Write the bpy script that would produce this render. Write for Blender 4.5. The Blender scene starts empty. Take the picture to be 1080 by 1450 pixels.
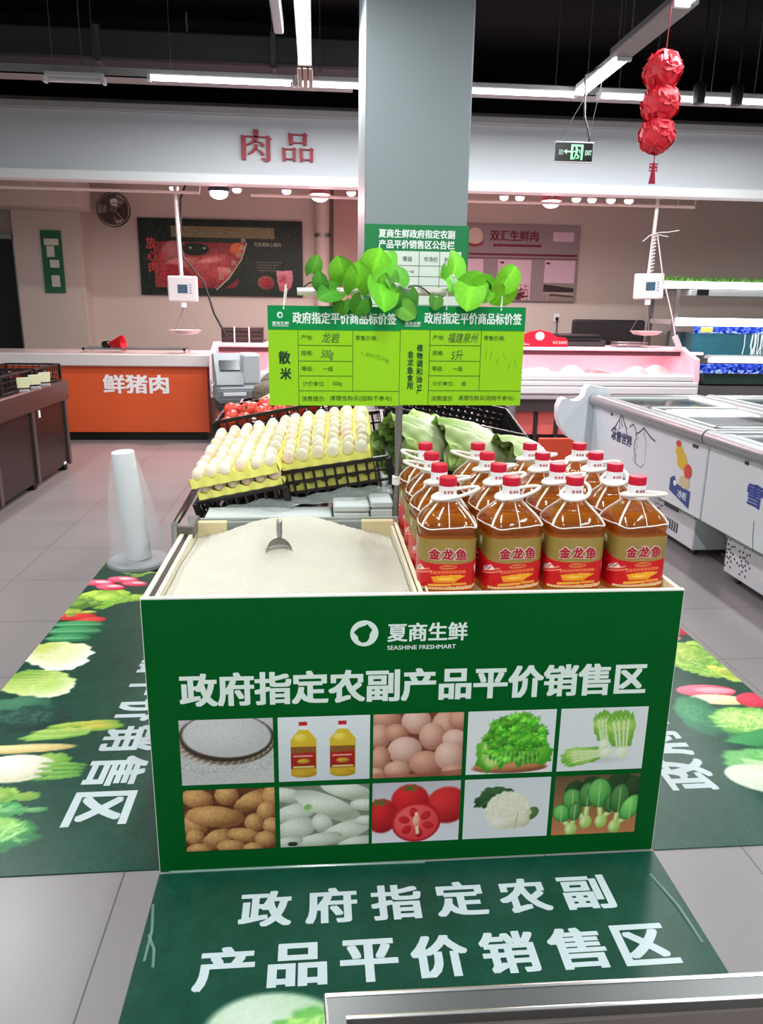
import bpy, bmesh, math, random
import numpy as np
from mathutils import Vector, Matrix, Euler

random.seed(7)
rng = np.random.RandomState(11)
SC = bpy.context.scene
COL = SC.collection
PI = math.pi

# ---------------------------------------------------------------- camera
F_PX, PITCH, YAW, ROLL, CAM_H = 1069.0, .2633, .0881, .0152, 1.537
cd = bpy.data.cameras.new('camera')
cam = bpy.data.objects.new('camera', cd)
COL.objects.link(cam)
fwd = Vector((math.sin(YAW) * math.cos(PITCH), math.cos(YAW) * math.cos(PITCH), -math.sin(PITCH)))
rgt = Vector((math.cos(YAW), -math.sin(YAW), 0))
upv = rgt.cross(fwd)
r2 = math.cos(ROLL) * rgt + math.sin(ROLL) * upv
u2 = -math.sin(ROLL) * rgt + math.cos(ROLL) * upv
M = Matrix.Identity(4)
for i in range(3):
    M[i][0] = r2[i]; M[i][1] = u2[i]; M[i][2] = -fwd[i]
M[2][3] = CAM_H
cam.matrix_world = M
cd.sensor_fit = 'VERTICAL'
cd.sensor_height = 36.0
cd.lens = F_PX / 1450 * 36.0
cd.clip_start = .05
cd.clip_end = 100
SC.camera = cam

# ---------------------------------------------------------------- light
SC.view_settings.view_transform = 'Standard'
SC.view_settings.look = 'None'
SC.view_settings.gamma = 1
SC.view_settings.use_curve_mapping = False
SC.view_settings.exposure = 0.30
W = bpy.data.worlds.new('shop_world')
SC.world = W
W.use_nodes = True
W.node_tree.nodes['Background'].inputs[0].default_value = (.92, .97, 1.0, 1)
W.node_tree.nodes['Background'].inputs[1].default_value = .30
SC.cycles.use_denoising = True
SC.cycles.max_bounces = 10
SC.cycles.transparent_max_bounces = 24
SC.cycles.sample_clamp_indirect = 6.0

TUBE_W = 30.0            # watts of one ceiling tube
PINK = (1.0, .50, .54)

def area(loc, sx, sy, watts, col=(1, 1, 1), rot=(0, 0, 0)):
    l = bpy.data.lights.new('tube_light', 'AREA')
    l.shape = 'RECTANGLE'; l.size = sx; l.size_y = sy; l.energy = watts; l.color = col
    o = bpy.data.objects.new('tube_light', l); COL.objects.link(o)
    o.location = loc; o.rotation_euler = rot
    return o

def spot(loc, watts, col, angle=1.9, rot=(0, 0, 0), r=.04):
    l = bpy.data.lights.new('spot_light', 'SPOT')
    l.energy = watts; l.color = col; l.spot_size = angle; l.spot_blend = .7; l.shadow_soft_size = r
    o = bpy.data.objects.new('spot_light', l); COL.objects.link(o)
    o.location = loc; o.rotation_euler = rot
    return o

# ---------------------------------------------------------------- materials
def lin(c):
    c = np.asarray(c, float) / 255.0
    return np.where(c <= .04045, c / 12.92, ((c + .055) / 1.055) ** 2.4)

MATS = {}
def mat(name, rgb=(200, 200, 200), rough=.5, metal=0, spec=.5, var=0.0, vscale=6, emit=0, emit_rgb=None, trans=0,
        ior=1.45, bump=0, bscale=80, attr=False, coat=0, sss=0, alpha=1):
    if name in MATS: return MATS[name]
    m = bpy.data.materials.new(name); m.use_nodes = True
    nt = m.node_tree; b = nt.nodes['Principled BSDF']
    c = tuple(lin(rgb)) + (1,)
    b.inputs['Base Color'].default_value = c
    b.inputs['Roughness'].default_value = rough
    b.inputs['Metallic'].default_value = metal
    b.inputs['Specular IOR Level'].default_value = spec
    b.inputs['IOR'].default_value = ior
    b.inputs['Transmission Weight'].default_value = trans
    b.inputs['Coat Weight'].default_value = coat
    b.inputs['Coat Roughness'].default_value = .1
    b.inputs['Alpha'].default_value = alpha
    if sss:
        b.inputs['Subsurface Weight'].default_value = sss
        b.inputs['Subsurface Radius'].default_value = (.01, .006, .004)
    if emit:
        e = tuple(lin(emit_rgb if emit_rgb is not None else rgb)) + (1,)
        b.inputs['Emission Color'].default_value = e
        b.inputs['Emission Strength'].default_value = emit
    src = None
    if attr:
        a = nt.nodes.new('ShaderNodeAttribute'); a.attribute_name = 'Col'; src = a.outputs['Color']
        nt.links.new(src, b.inputs['Base Color'])
    if var or bump:
        tc = nt.nodes.new('ShaderNodeTexCoord')
    if var:
        n = nt.nodes.new('ShaderNodeTexNoise'); n.inputs['Scale'].default_value = vscale; n.inputs['Detail'].default_value = 5
        nt.links.new(tc.outputs['Object'], n.inputs['Vector'])
        mx = nt.nodes.new('ShaderNodeMix'); mx.data_type = 'RGBA'; mx.blend_type = 'MIX'
        nt.links.new(n.outputs['Fac'], mx.inputs[0])
        mx.inputs[6].default_value = tuple(min(1, v * (1 - var)) for v in c[:3]) + (1,)
        mx.inputs[7].default_value = tuple(min(1, v * (1 + var)) for v in c[:3]) + (1,)
        nt.links.new(mx.outputs[2], b.inputs['Base Color'])
    if bump:
        n = nt.nodes.new('ShaderNodeTexNoise'); n.inputs['Scale'].default_value = bscale; n.inputs['Detail'].default_value = 3
        nt.links.new(tc.outputs['Object'], n.inputs['Vector'])
        bp = nt.nodes.new('ShaderNodeBump'); bp.inputs['Strength'].default_value = bump; bp.inputs['Distance'].default_value = .01
        nt.links.new(n.outputs['Fac'], bp.inputs['Height'])
        nt.links.new(bp.outputs['Normal'], b.inputs['Normal'])
    MATS[name] = m
    return m

def tile_mat():
    m = bpy.data.materials.new('floor_tiles'); m.use_nodes = True
    nt = m.node_tree; b = nt.nodes['Principled BSDF']; L = nt.links
    g = nt.nodes.new('ShaderNodeTexCoord')
    sep = nt.nodes.new('ShaderNodeSeparateXYZ'); L.new(g.outputs['Object'], sep.inputs[0])
    def math_(op, a, bb=None):
        n = nt.nodes.new('ShaderNodeMath'); n.operation = op
        for i, v in enumerate((a, bb)):
            if v is None: continue
            if isinstance(v, (int, float)): n.inputs[i].default_value = v
            else: L.new(v, n.inputs[i])
        return n.outputs[0]
    def line(out, off, half):
        s = math_('DIVIDE', math_('ADD', out, off), .6)
        f = math_('FRACT', s)
        d = math_('MINIMUM', f, math_('SUBTRACT', 1.0, f))
        return math_('LESS_THAN', d, half / .6)
    lx = line(sep.outputs[0], .545 + 6.0, .0022)
    ly = line(sep.outputs[1], -3.037 + 6.6, .0026)
    grout = math_('MAXIMUM', lx, ly)
    fx = math_('FLOOR', math_('DIVIDE', math_('ADD', sep.outputs[0], .545 + 6.0), .6))
    fy = math_('FLOOR', math_('DIVIDE', math_('ADD', sep.outputs[1], -3.037 + 6.6), .6))
    cmb = nt.nodes.new('ShaderNodeCombineXYZ'); L.new(fx, cmb.inputs[0]); L.new(fy, cmb.inputs[1])
    wn = nt.nodes.new('ShaderNodeTexWhiteNoise'); L.new(cmb.outputs[0], wn.inputs[0])
    ns = nt.nodes.new('ShaderNodeTexNoise'); ns.inputs['Scale'].default_value = 2.2; ns.inputs['Detail'].default_value = 1.5
    L.new(g.outputs['Object'], ns.inputs['Vector'])
    k = math_('ADD', math_('MULTIPLY', wn.outputs[0], .25), math_('MULTIPLY', ns.outputs['Fac'], .75))
    mx = nt.nodes.new('ShaderNodeMix'); mx.data_type = 'RGBA'; L.new(k, mx.inputs[0])
    mx.inputs[6].default_value = tuple(lin((126, 123, 123))) + (1,)
    mx.inputs[7].default_value = tuple(lin((136, 133, 132))) + (1,)
    mg = nt.nodes.new('ShaderNodeMix'); mg.data_type = 'RGBA'; L.new(grout, mg.inputs[0])
    L.new(mx.outputs[2], mg.inputs[6]); mg.inputs[7].default_value = tuple(lin((84, 82, 82))) + (1,)
    L.new(mg.outputs[2], b.inputs['Base Color'])
    b.inputs['Roughness'].default_value = .29
    return m

# ---------------------------------------------------------------- mesh builder
class MB:
    def __init__(s): s.v = []; s.f = []; s.m = []
    def add(s, V, Fc, m=0):
        k = len(s.v)
        s.v.extend([tuple(p) for p in V])
        for f in Fc: s.f.append([k + i for i in f]); s.m.append(m)
        return s
    def box(s, lo, hi, b=0, m=0, mtx=None):
        c = [(lo[i] + hi[i]) / 2 for i in range(3)]; h = [abs(hi[i] - lo[i]) / 2 for i in range(3)]
        b = min(b, *(x * .49 for x in h))
        if b <= 0:
            V = [Vector((c[0] + sx * h[0], c[1] + sy * h[1], c[2] + sz * h[2])) for sx in (-1, 1) for sy in (-1, 1) for sz in (-1, 1)]
            Fc = [(0, 1, 3, 2), (4, 6, 7, 5), (0, 4, 5, 1), (2, 3, 7, 6), (0, 2, 6, 4), (1, 5, 7, 3)]
        else:
            V = []; idx = {}
            for sx in (-1, 1):
                for sy in (-1, 1):
                    for sz in (-1, 1):
                        sg = (sx, sy, sz)
                        for a in range(3):
                            idx[sg + (a,)] = len(V)
                            V.append(Vector([c[i] + sg[i] * (h[i] - (0 if i == a else b)) for i in range(3)]))
            Fc = []
            for a in range(3):
                o = [i for i in range(3) if i != a]
                for sa in (-1, 1):
                    q = []
                    for so in ((-1, -1), (1, -1), (1, 1), (-1, 1)):
                        sg = [0, 0, 0]; sg[a] = sa; sg[o[0]] = so[0]; sg[o[1]] = so[1]
                        q.append(idx[tuple(sg) + (a,)])
                    Fc.append(q)
            for a in range(3):
                o = [i for i in range(3) if i != a]
                for s0 in (-1, 1):
                    for s1 in (-1, 1):
                        g0 = [0, 0, 0]; g0[a] = -1; g0[o[0]] = s0; g0[o[1]] = s1
                        g1 = list(g0); g1[a] = 1
                        Fc.append((idx[tuple(g0) + (o[0],)], idx[tuple(g1) + (o[0],)], idx[tuple(g1) + (o[1],)], idx[tuple(g0) + (o[1],)]))
            for sx in (-1, 1):
                for sy in (-1, 1):
                    for sz in (-1, 1):
                        Fc.append([idx[(sx, sy, sz, a)] for a in range(3)])
        if mtx is not None: V = [mtx @ p for p in V]
        return s.add(V, Fc, m)
    def tube(s, pts, r, n=8, m=0, closed=False, cap=True):
        P = [Vector(p) for p in pts]; N = len(P)
        R = r if isinstance(r, (list, tuple)) else [r] * N
        T = []
        for i in range(N):
            a = P[(i - 1) % N] if (closed or i > 0) else P[i]
            c = P[(i + 1) % N] if (closed or i < N - 1) else P[i]
            t = c - a
            T.append(t.normalized() if t.length > 1e-9 else Vector((0, 0, 1)))
        u = T[0].orthogonal().normalized(); V = []; Fc = []
        for i in range(N):
            u = u - T[i] * u.dot(T[i])
            u = u.normalized() if u.length > 1e-6 else T[i].orthogonal().normalized()
            w = T[i].cross(u)
            for k in range(n):
                a = 2 * PI * k / n
                V.append(P[i] + (u * math.cos(a) + w * math.sin(a)) * R[i])
        for i in range(N if closed else N - 1):
            j = (i + 1) % N
            for k in range(n):
                Fc.append((i * n + k, i * n + (k + 1) % n, j * n + (k + 1) % n, j * n + k))
        if cap and not closed:
            Fc.append(list(range(n))[::-1]); Fc.append([(N - 1) * n + k for k in range(n)])
        return s.add(V, Fc, m)
    def lathe(s, prof, c=(0, 0, 0), n=20, m=0, mtx=None, ax=None):
        V = []; Fc = []; N = len(prof)
        for r, z in prof:
            for k in range(n):
                a = 2 * PI * k / n
                p = Vector((r * math.cos(a), r * math.sin(a), z))
                V.append(p)
        for i in range(N - 1):
            for k in range(n):
                Fc.append((i * n + k, i * n + (k + 1) % n, (i + 1) * n + (k + 1) % n, (i + 1) * n + k))
        Fc.append(list(range(n))[::-1]); Fc.append([(N - 1) * n + k for k in range(n)])
        if ax is not None:
            q = Vector((0, 0, 1)).rotation_difference(Vector(ax)).to_matrix()
            V = [q @ p for p in V]
        if mtx is not None: V = [mtx @ p for p in V]
        return s.add([p + Vector(c) for p in V], Fc, m)
    def prism(s, poly, fn, a, b, m=0):
        # poly: 2-D outline, fn(u, v, t) -> 3-D point, between depths a and b
        n = len(poly)
        V = [fn(u, v, a) for u, v in poly] + [fn(u, v, b) for u, v in poly]
        Fc = [list(range(n)), [n + k for k in range(n)][::-1]]
        for k in range(n): Fc.append((k, (k + 1) % n, n + (k + 1) % n, n + k))
        return s.add(V, Fc, m)
    def quad(s, a, b, c, d, m=0): return s.add([a, b, c, d], [(0, 1, 2, 3)], m)
    def grid(s, fn, nu, nv, m=0, closed=False):
        V = []; Fc = []
        for j in range(nv + 1):
            for i in range(nu + 1): V.append(fn(i / nu, j / nv))
        for j in range(nv):
            for i in range(nu):
                a = j * (nu + 1) + i
                Fc.append((a, a + 1, a + nu + 2, a + nu + 1))
        return s.add(V, Fc, m)
    def ell(s, c, r, n=12, k=8, m=0, mtx=None):
        prof = [(max(1e-4, math.sin(PI * i / k)), -math.cos(PI * i / k)) for i in range(k + 1)]
        t = Matrix.Diagonal((r[0], r[1], r[2], 1))
        if mtx is not None: t = mtx @ t
        return s.lathe(prof, c, n, m, t)
    def build(s, name, mats, parent=None, smooth=True, angle=.6, recalc=True, local=False):
        me = bpy.data.meshes.new(name)
        V = np.array(s.v, float).reshape(-1, 3)
        if parent is not None and not local: V = V - np.array(wloc(parent))
        me.from_pydata(V.tolist(), [], s.f)
        if not isinstance(mats, (list, tuple)): mats = [mats]
        for x in mats: me.materials.append(x)
        if len(mats) > 1: me.polygons.foreach_set('material_index', s.m)
        if recalc:
            bm = bmesh.new(); bm.from_mesh(me)
            bmesh.ops.recalc_face_normals(bm, faces=bm.faces)
            bm.to_mesh(me); bm.free()
        if smooth:
            me.shade_smooth(); me.set_sharp_from_angle(angle=angle)
        o = bpy.data.objects.new(name, me); COL.objects.link(o)
        if parent is not None: o.parent = parent
        return o

def pieces(mb, name, mats, parent, margin=1e-3, **k):
    """one object for each separate piece (loose islands whose boxes touch stay together)"""
    n = len(mb.v); par = list(range(n))
    def find(a):
        while par[a] != a: par[a] = par[par[a]]; a = par[a]
        return a
    for f in mb.f:
        r0 = find(f[0])
        for i in f[1:]: par[find(i)] = r0
    isl = {}
    for i in range(n): isl.setdefault(find(i), []).append(i)
    V = np.array(mb.v, float); ks = list(isl)
    bb = [(V[isl[q]].min(0) - margin, V[isl[q]].max(0) + margin) for q in ks]
    grp = list(range(len(ks)))
    def gf(a):
        while grp[a] != a: a = grp[a]
        return a
    for a in range(len(ks)):
        for b in range(a):
            if np.all(bb[a][0] <= bb[b][1]) and np.all(bb[b][0] <= bb[a][1]): grp[gf(a)] = gf(b)
    out = {}
    for a, q in enumerate(ks): out.setdefault(gf(a), []).extend(isl[q])
    res = []
    fo = [find(f[0]) for f in mb.f]; gi = {q: gf(a) for a, q in enumerate(ks)}
    for g, vs in out.items():
        ix = {v: j for j, v in enumerate(vs)}; m = MB()
        m.v = [mb.v[v] for v in vs]
        for f, mm, q in zip(mb.f, mb.m, fo):
            if gi[q] == g: m.f.append([ix[i] for i in f]); m.m.append(mm)
        res.append(m.build(name, mats, parent, **k))
    return res

def wloc(o):
    p = Vector((0, 0, 0))
    while o is not None: p += o.location; o = o.parent
    return p

def tag(o, label=None, cat=None, group=None, kind=None):
    if label: o['label'] = label
    if cat: o['category'] = cat
    if group: o['group'] = group
    if kind: o['kind'] = kind
    return o

def thing(name, label, cat, loc=(0, 0, 0), rot=(0, 0, 0), group=None):
    o = bpy.data.objects.new(name, None); COL.objects.link(o)
    o.empty_display_size = .05
    o.location = loc; o.rotation_euler = rot
    return tag(o, label, cat, group)

KIDS = {}
def copy_tree(o, loc=None, rot=None, label=None):
    def cp(a, par):
        c = a.copy(); COL.objects.link(c)
        if par is not None: c.parent = par
        for ch in a.children: cp(ch, c)
        return c
    c = cp(o, None)
    if loc is not None: c.location = loc
    if rot is not None: c.rotation_euler = rot
    if label: c['label'] = label
    return c

# ---------------------------------------------------------------- lettering
GLYPH = {}
def glyphs(s, bold=0.0):
    k = (s, bold)
    if k not in GLYPH:
        c = bpy.data.curves.new('t', 'FONT'); c.body = s; c.resolution_u = 3
        o = bpy.data.objects.new('t', c)
        me = o.to_mesh()
        V = np.array([v.co[:2] for v in me.vertices]); Fc = [list(p.vertices) for p in me.polygons]
        o.to_mesh_clear(); bpy.data.objects.remove(o); bpy.data.curves.remove(c)
        if bold > 0:          # heavier weight: the same strokes laid down again, shifted all round
            sh = [(0, 0)] + [(bold * a, bold * .62 * b) for a in (-1, 0, 1) for b in (-1, 0, 1) if a or b]
            n = len(V); V = np.concatenate([np.c_[V + np.array(d), np.full(n, q * 2.5e-5)] for q, d in enumerate(sh)]); Fc = [[i + n * q for i in f] for q in range(len(sh)) for f in Fc]
        if V.shape[1] == 2: V = np.c_[V, np.zeros(len(V))]
        GLYPH[k] = (V, Fc)
    return GLYPH[k]

def text(mb, s, fn, x, y, w=None, h=None, size=None, bold=.0, m=0, shear=0, d=0.0, rot=0):
    """flat lettering: fn(u, v, d) maps sheet coordinates to space; w and h stretch the ink box, size keeps the em"""
    V, Fc = glyphs(s, bold)
    D = V[:, 2]; V = V[:, :2].copy()
    if rot:
        ca, sa = math.cos(rot), math.sin(rot); V = np.stack([V[:, 0] * ca - V[:, 1] * sa, V[:, 0] * sa + V[:, 1] * ca], 1)
    if shear: V[:, 0] += shear * V[:, 1]
    lo = V.min(0); hi = V.max(0)
    if size is None:
        if w is None: sx = sy = h / (hi[1] - lo[1])
        elif h is None: sx = sy = w / (hi[0] - lo[0])
        else: sx = w / (hi[0] - lo[0]); sy = h / (hi[1] - lo[1])
    else: sx = sy = size
    V = (V - lo) * (sx, sy) + (x, y)
    mb.add([fn(u, v, d + e) for (u, v), e in zip(V, D)], Fc, m)
    return x + (hi[0] - lo[0]) * sx

def plane_xz(x0, y0, z0):      # a sheet facing the camera: u to the right, v up
    return lambda u, v, d: (x0 + u, y0 - d, z0 + v)

def strip(mb, pts, w, fn, d=0, m=0, closed=False):
    """a flat stroke of width w along a 2-D polyline"""
    P = [np.array(p, float) for p in pts]
    if closed: P.append(P[0])
    for a, b in zip(P[:-1], P[1:]):
        t = b - a; L = np.hypot(*t)
        if L < 1e-9: continue
        t = t / L; n = np.array([-t[1], t[0]]) * w / 2; e = t * w * .3
        q = [a - e + n, a - e - n, b + e - n, b + e + n]
        mb.add([fn(p[0], p[1], d) for p in q], [(0, 1, 2, 3)], m)

def poly(mb, pts, fn, d=0, m=0):
    mb.add([fn(p[0], p[1], d) for p in pts], [list(range(len(pts)))], m)

def disc(mb, cx, cy, rx, ry, fn, d=0, m=0, n=24, rot=0):
    ca, sa = math.cos(rot), math.sin(rot)
    pts = []
    for k in range(n):
        a = 2 * PI * k / n; u, v = rx * math.cos(a), ry * math.sin(a)
        pts.append((cx + u * ca - v * sa, cy + u * sa + v * ca))
    poly(mb, pts, fn, d, m)

# ---------------------------------------------------------------- printed pictures (colour per vertex of a fine grid)
class Canvas:
    def __init__(s, w, h, bg):
        s.w, s.h = w, h
        s.a = np.ones((h, w, 3)) * np.asarray(bg, float)
        s.y, s.x = np.mgrid[0:h, 0:w].astype(float)
    def grad(s, top, bot):
        t = (s.y / s.h)[..., None]
        s.a = np.asarray(top, float) * (1 - t) + np.asarray(bot, float) * t
    def ell(s, cx, cy, rx, ry, rot=0, col=(255, 255, 255), edge=None, soft=.12, light=(-.3, -.4), wob=0, ph=0):
        ca, sa = math.cos(rot), math.sin(rot)
        X = (s.x - cx) * ca + (s.y - cy) * sa; Y = -(s.x - cx) * sa + (s.y - cy) * ca
        q = np.sqrt((X / rx) ** 2 + (Y / ry) ** 2)
        if wob:
            th = np.arctan2(Y / ry, X / rx); q = q / (1 + wob * np.sin(7 * th + ph) + wob * .7 * np.sin(13 * th + 2 * ph))
        m = np.clip((1 - q) / soft, 0, 1)[..., None]
        c = np.asarray(col, float); e = np.asarray(edge if edge is not None else c * .7, float)
        lx = (s.x - cx - light[0] * rx) / rx; ly = (s.y - cy - light[1] * ry) / ry
        t = np.clip(np.hypot(lx, ly) / 1.3, 0, 1)[..., None] ** 1.6
        s.a = s.a * (1 - m) + (c * (1 - t) + e * t) * m
    def poly(s, pts, col, col2=None):
        ins = np.zeros((s.h, s.w), bool); n = len(pts)
        for i in range(n):
            x0, y0 = pts[i]; x1, y1 = pts[(i + 1) % n]
            if y0 == y1: continue
            c = ((s.y >= min(y0, y1)) & (s.y < max(y0, y1)))
            xi = x0 + (s.y - y0) * (x1 - x0) / (y1 - y0)
            ins ^= c & (s.x < xi)
        c = np.asarray(col, float)
        if col2 is not None:
            ys = [p[1] for p in pts]; t = np.clip((s.y - min(ys)) / max(1e-6, max(ys) - min(ys)), 0, 1)[..., None]
            c = c * (1 - t) + np.asarray(col2, float) * t
            s.a = np.where(ins[..., None], c, s.a)
        else: s.a[ins] = c
    def line(s, x0, y0, x1, y1, w, col, k=1.0):
        dx, dy = x1 - x0, y1 - y0; L2 = dx * dx + dy * dy + 1e-9
        t = np.clip(((s.x - x0) * dx + (s.y - y0) * dy) / L2, 0, 1)
        dd = np.hypot(s.x - x0 - t * dx, s.y - y0 - t * dy)
        m = (np.clip((w / 2 - dd) + .5, 0, 1) * k)[..., None]
        s.a = s.a * (1 - m) + np.asarray(col, float) * m
    def noise(s, amp, sc=1, mask=None):
        n = rng.rand(s.h // sc + 2, s.w // sc + 2) - .5
        n = np.kron(n, np.ones((sc, sc)))[:s.h, :s.w]
        if sc > 1:
            for _ in range(2): n = (n + np.roll(n, sc // 2, 0) + np.roll(n, sc // 2, 1)) / 3 * 1.3
        s.a = s.a + (n * amp * 2)[..., None]
    def leaf(s, x, y, L, wd, rot, col, rib_highlight=(225, 240, 180), edge=None, n=9):
        ca, sa = math.cos(rot), math.sin(rot)
        X = (s.x - x) * ca + (s.y - y) * sa; Y = -(s.x - x) * sa + (s.y - y) * ca
        t = X / L
        hw = wd * np.sqrt(np.clip(t, 0, 1)) * np.sqrt(np.clip(1.02 - t, 0, 1)) * 1.6
        hw = hw * (1 + .10 * np.sin(t * 40 + x) + .06 * np.sin(t * 73 + y))
        inside = (np.abs(Y) < hw) & (t > 0) & (t < 1)
        q = np.clip(np.abs(Y) / np.maximum(hw, 1e-3), 0, 1)[..., None]
        c = np.asarray(col, float); e = np.asarray(edge if edge is not None else c * .68, float)
        k = c * (1 - q) + e * q
        vein = (np.abs(((t * n + q[..., 0] * 1.1) % 1) - .5) < .09)
        k = np.where(vein[..., None], k * .75 + np.asarray(rib_highlight, float) * .25, k)
        k = np.where((np.abs(Y) < wd * .07 * (1.2 - t))[..., None], np.asarray(rib_highlight, float), k)
        s.a = np.where(inside[..., None], k, s.a)
    def build(s, name, fn, material, parent=None, local=False):
        """fn(u, v) with u 0..1 from the left, v 0..1 from the top"""
        h, w = s.h, s.w
        U, Vv = np.meshgrid(np.linspace(0, 1, w), np.linspace(0, 1, h))
        P = np.array([fn(u, v) for u, v in zip(U.ravel(), Vv.ravel())], float)
        if parent is not None and not local: P = P - np.array(wloc(parent))
        i = np.arange(w * h).reshape(h, w)
        q = np.stack([i[1:, :-1], i[1:, 1:], i[:-1, 1:], i[:-1, :-1]], -1).reshape(-1, 4)
        me = bpy.data.meshes.new(name)
        me.from_pydata(P.tolist(), [], q.tolist())
        ca = me.color_attributes.new('Col', 'FLOAT_COLOR', 'POINT')
        rgba = np.ones((w * h, 4)); rgba[:, :3] = lin(np.clip(s.a, 0, 255)).reshape(-1, 3)
        ca.data.foreach_set('color', rgba.ravel())
        me.materials.append(material); me.shade_smooth()
        o = bpy.data.objects.new(name, me); COL.objects.link(o)
        if parent is not None: o.parent = parent
        return o

def paint_mesh(o, cols):
    ca = o.data.color_attributes.new('Col', 'FLOAT_COLOR', 'POINT')
    rgba = np.ones((len(cols), 4)); rgba[:, :3] = lin(np.clip(np.array(cols), 0, 255))
    ca.data.foreach_set('color', rgba.ravel())

# common materials
PRINT = mat('printed_sheet', rough=.42, attr=True, spec=.35)
MATPRINT = mat('printed_floor_film', rough=.33, attr=True, spec=.42)
PAINTED = mat('natural_colour', rough=.5, attr=True, spec=.3)
GREEN = mat('panel_green', (0, 88, 32), .5, spec=.10, var=.05)
GREEN2 = mat('header_green', (0, 138, 68), .4, spec=.3)
LIME = mat('sign_lime', (146, 208, 26), .45, spec=.3)
WHITEPRINT = mat('print_white', (226, 240, 232), .5, spec=.3)
FILMWHITE = mat('film_white', (188, 203, 206), .36, spec=.4)
INK = mat('print_dark_ink', (26, 62, 24), .5)
INKFAINT = mat('pen_ink_faint', (112, 172, 14), .5)
PEN = mat('pen_ink', (60, 92, 50), .5)
BLACKGREEN = mat('print_bold_ink', (12, 54, 34), .5)
CREAM = mat('board_cream', (226, 216, 186), .6, var=.05)
BOARDWHITE = mat('board_edge_white', (232, 234, 222), .55)
STEEL = mat('steel', (190, 190, 190), .28, metal=1, var=.06, vscale=9)
STEELD = mat('steel_dull', (150, 150, 150), .4, metal=1)
CHROME = mat('chrome', (225, 225, 225), .12, metal=1)
BLACKPL = mat('crate_black', (24, 20, 20), .38, spec=.5, var=.2)
BLACK = mat('black_plastic', (14, 14, 15), .45)
WHITEPL = mat('white_plastic', (228, 230, 232), .35, spec=.5)
GREYPL = mat('grey_plastic', (150, 152, 156), .4)
CORDW = mat('white_string', (236, 236, 230), .7)
CABLE = mat('black_cable', (16, 16, 17), .5)
GLASS = mat('clear_glass', (235, 245, 245), .03, trans=1, ior=1.25, alpha=.25)
TUBE = mat('lit_tube', (255, 255, 255), .5, emit=9, emit_rgb=(245, 250, 255))
PINKLAMP = mat('lit_pink_lamp', (255, 225, 225), .5, emit=9, emit_rgb=(255, 205, 208))

# ================================================================ THE SETTING
WALL = mat('wall_paint', (200, 188, 178), .75, var=.05, vscale=1.2)
BEAMP = mat('fascia_paint', (196, 200, 205), .6, var=.03, vscale=1)
BEAML = mat('fascia_lip', (226, 229, 230), .5)
BEAMT = mat('fascia_cap', (168, 166, 166), .6)
COLP = mat('column_paint', (132, 142, 145), .5, var=.06, vscale=1.5)
CEIL = mat('ceiling_black', (9, 9, 10), .8, spec=.2)

def struct(name, mb, mats, parent=None):
    o = mb.build(name, mats, parent)
    o['kind'] = 'structure'
    return o

struct('floor', MB().box((-7, -3, -.06), (8, 12, 0)), tile_mat())
struct('ceiling', MB().box((-7, -3, 4.2), (8, 12, 4.3)), CEIL)
struct('wall_back', MB().box((-7, 11.5, 0), (8, 11.7, 4.2)), WALL)
struct('wall_left', MB().box((-7.2, 4, 0), (-7, 11.7, 4.2)), WALL)
struct('wall_right', MB().box((8, 4, 0), (8.2, 11.7, 4.2)), WALL)
struct('trim_1', MB().box((-7, 8.8, 2.88), (8, 8.92, 3.47)), BEAMP)
struct('trim_2', MB().box((-7, 8.74, 2.79), (8, 8.95, 2.89), .01), BEAML)
struct('trim_3', MB().box((-7, 8.74, 3.46), (8, 8.95, 3.535), .01), BEAMT)
struct('trim_4', MB().box((-7, 8.95, 3.30), (8, 11.5, 3.36)), mat('stall_soffit', (206, 198, 192), .8))
struct('trim_5', MB().box((-4.07, 11.2, 0), (-3.17, 11.5, 3.3), .008), WALL)          # pillar at the left of the stall
struct('trim_6', MB().box((-7, 10.6, 2.74), (-3.0, 11.2, 3.3), .008), WALL)            # low beam over it
door = struct('door_1', MB().box((-5.4, 11.36, 0), (-4.1, 11.5, 2.42)), mat('dark_doorway', (14, 14, 15), .35, spec=.4))
struct('door_frame', MB().box((-5.5, 11.33, 2.38), (-4.06, 11.5, 2.44)).box((-4.13, 11.33, 0), (-4.06, 11.5, 2.44)), STEELD, door)
col = struct('column', MB().box((.308, 5.0, 0), (.955, 5.78, 4.2), .012), COLP)

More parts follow.
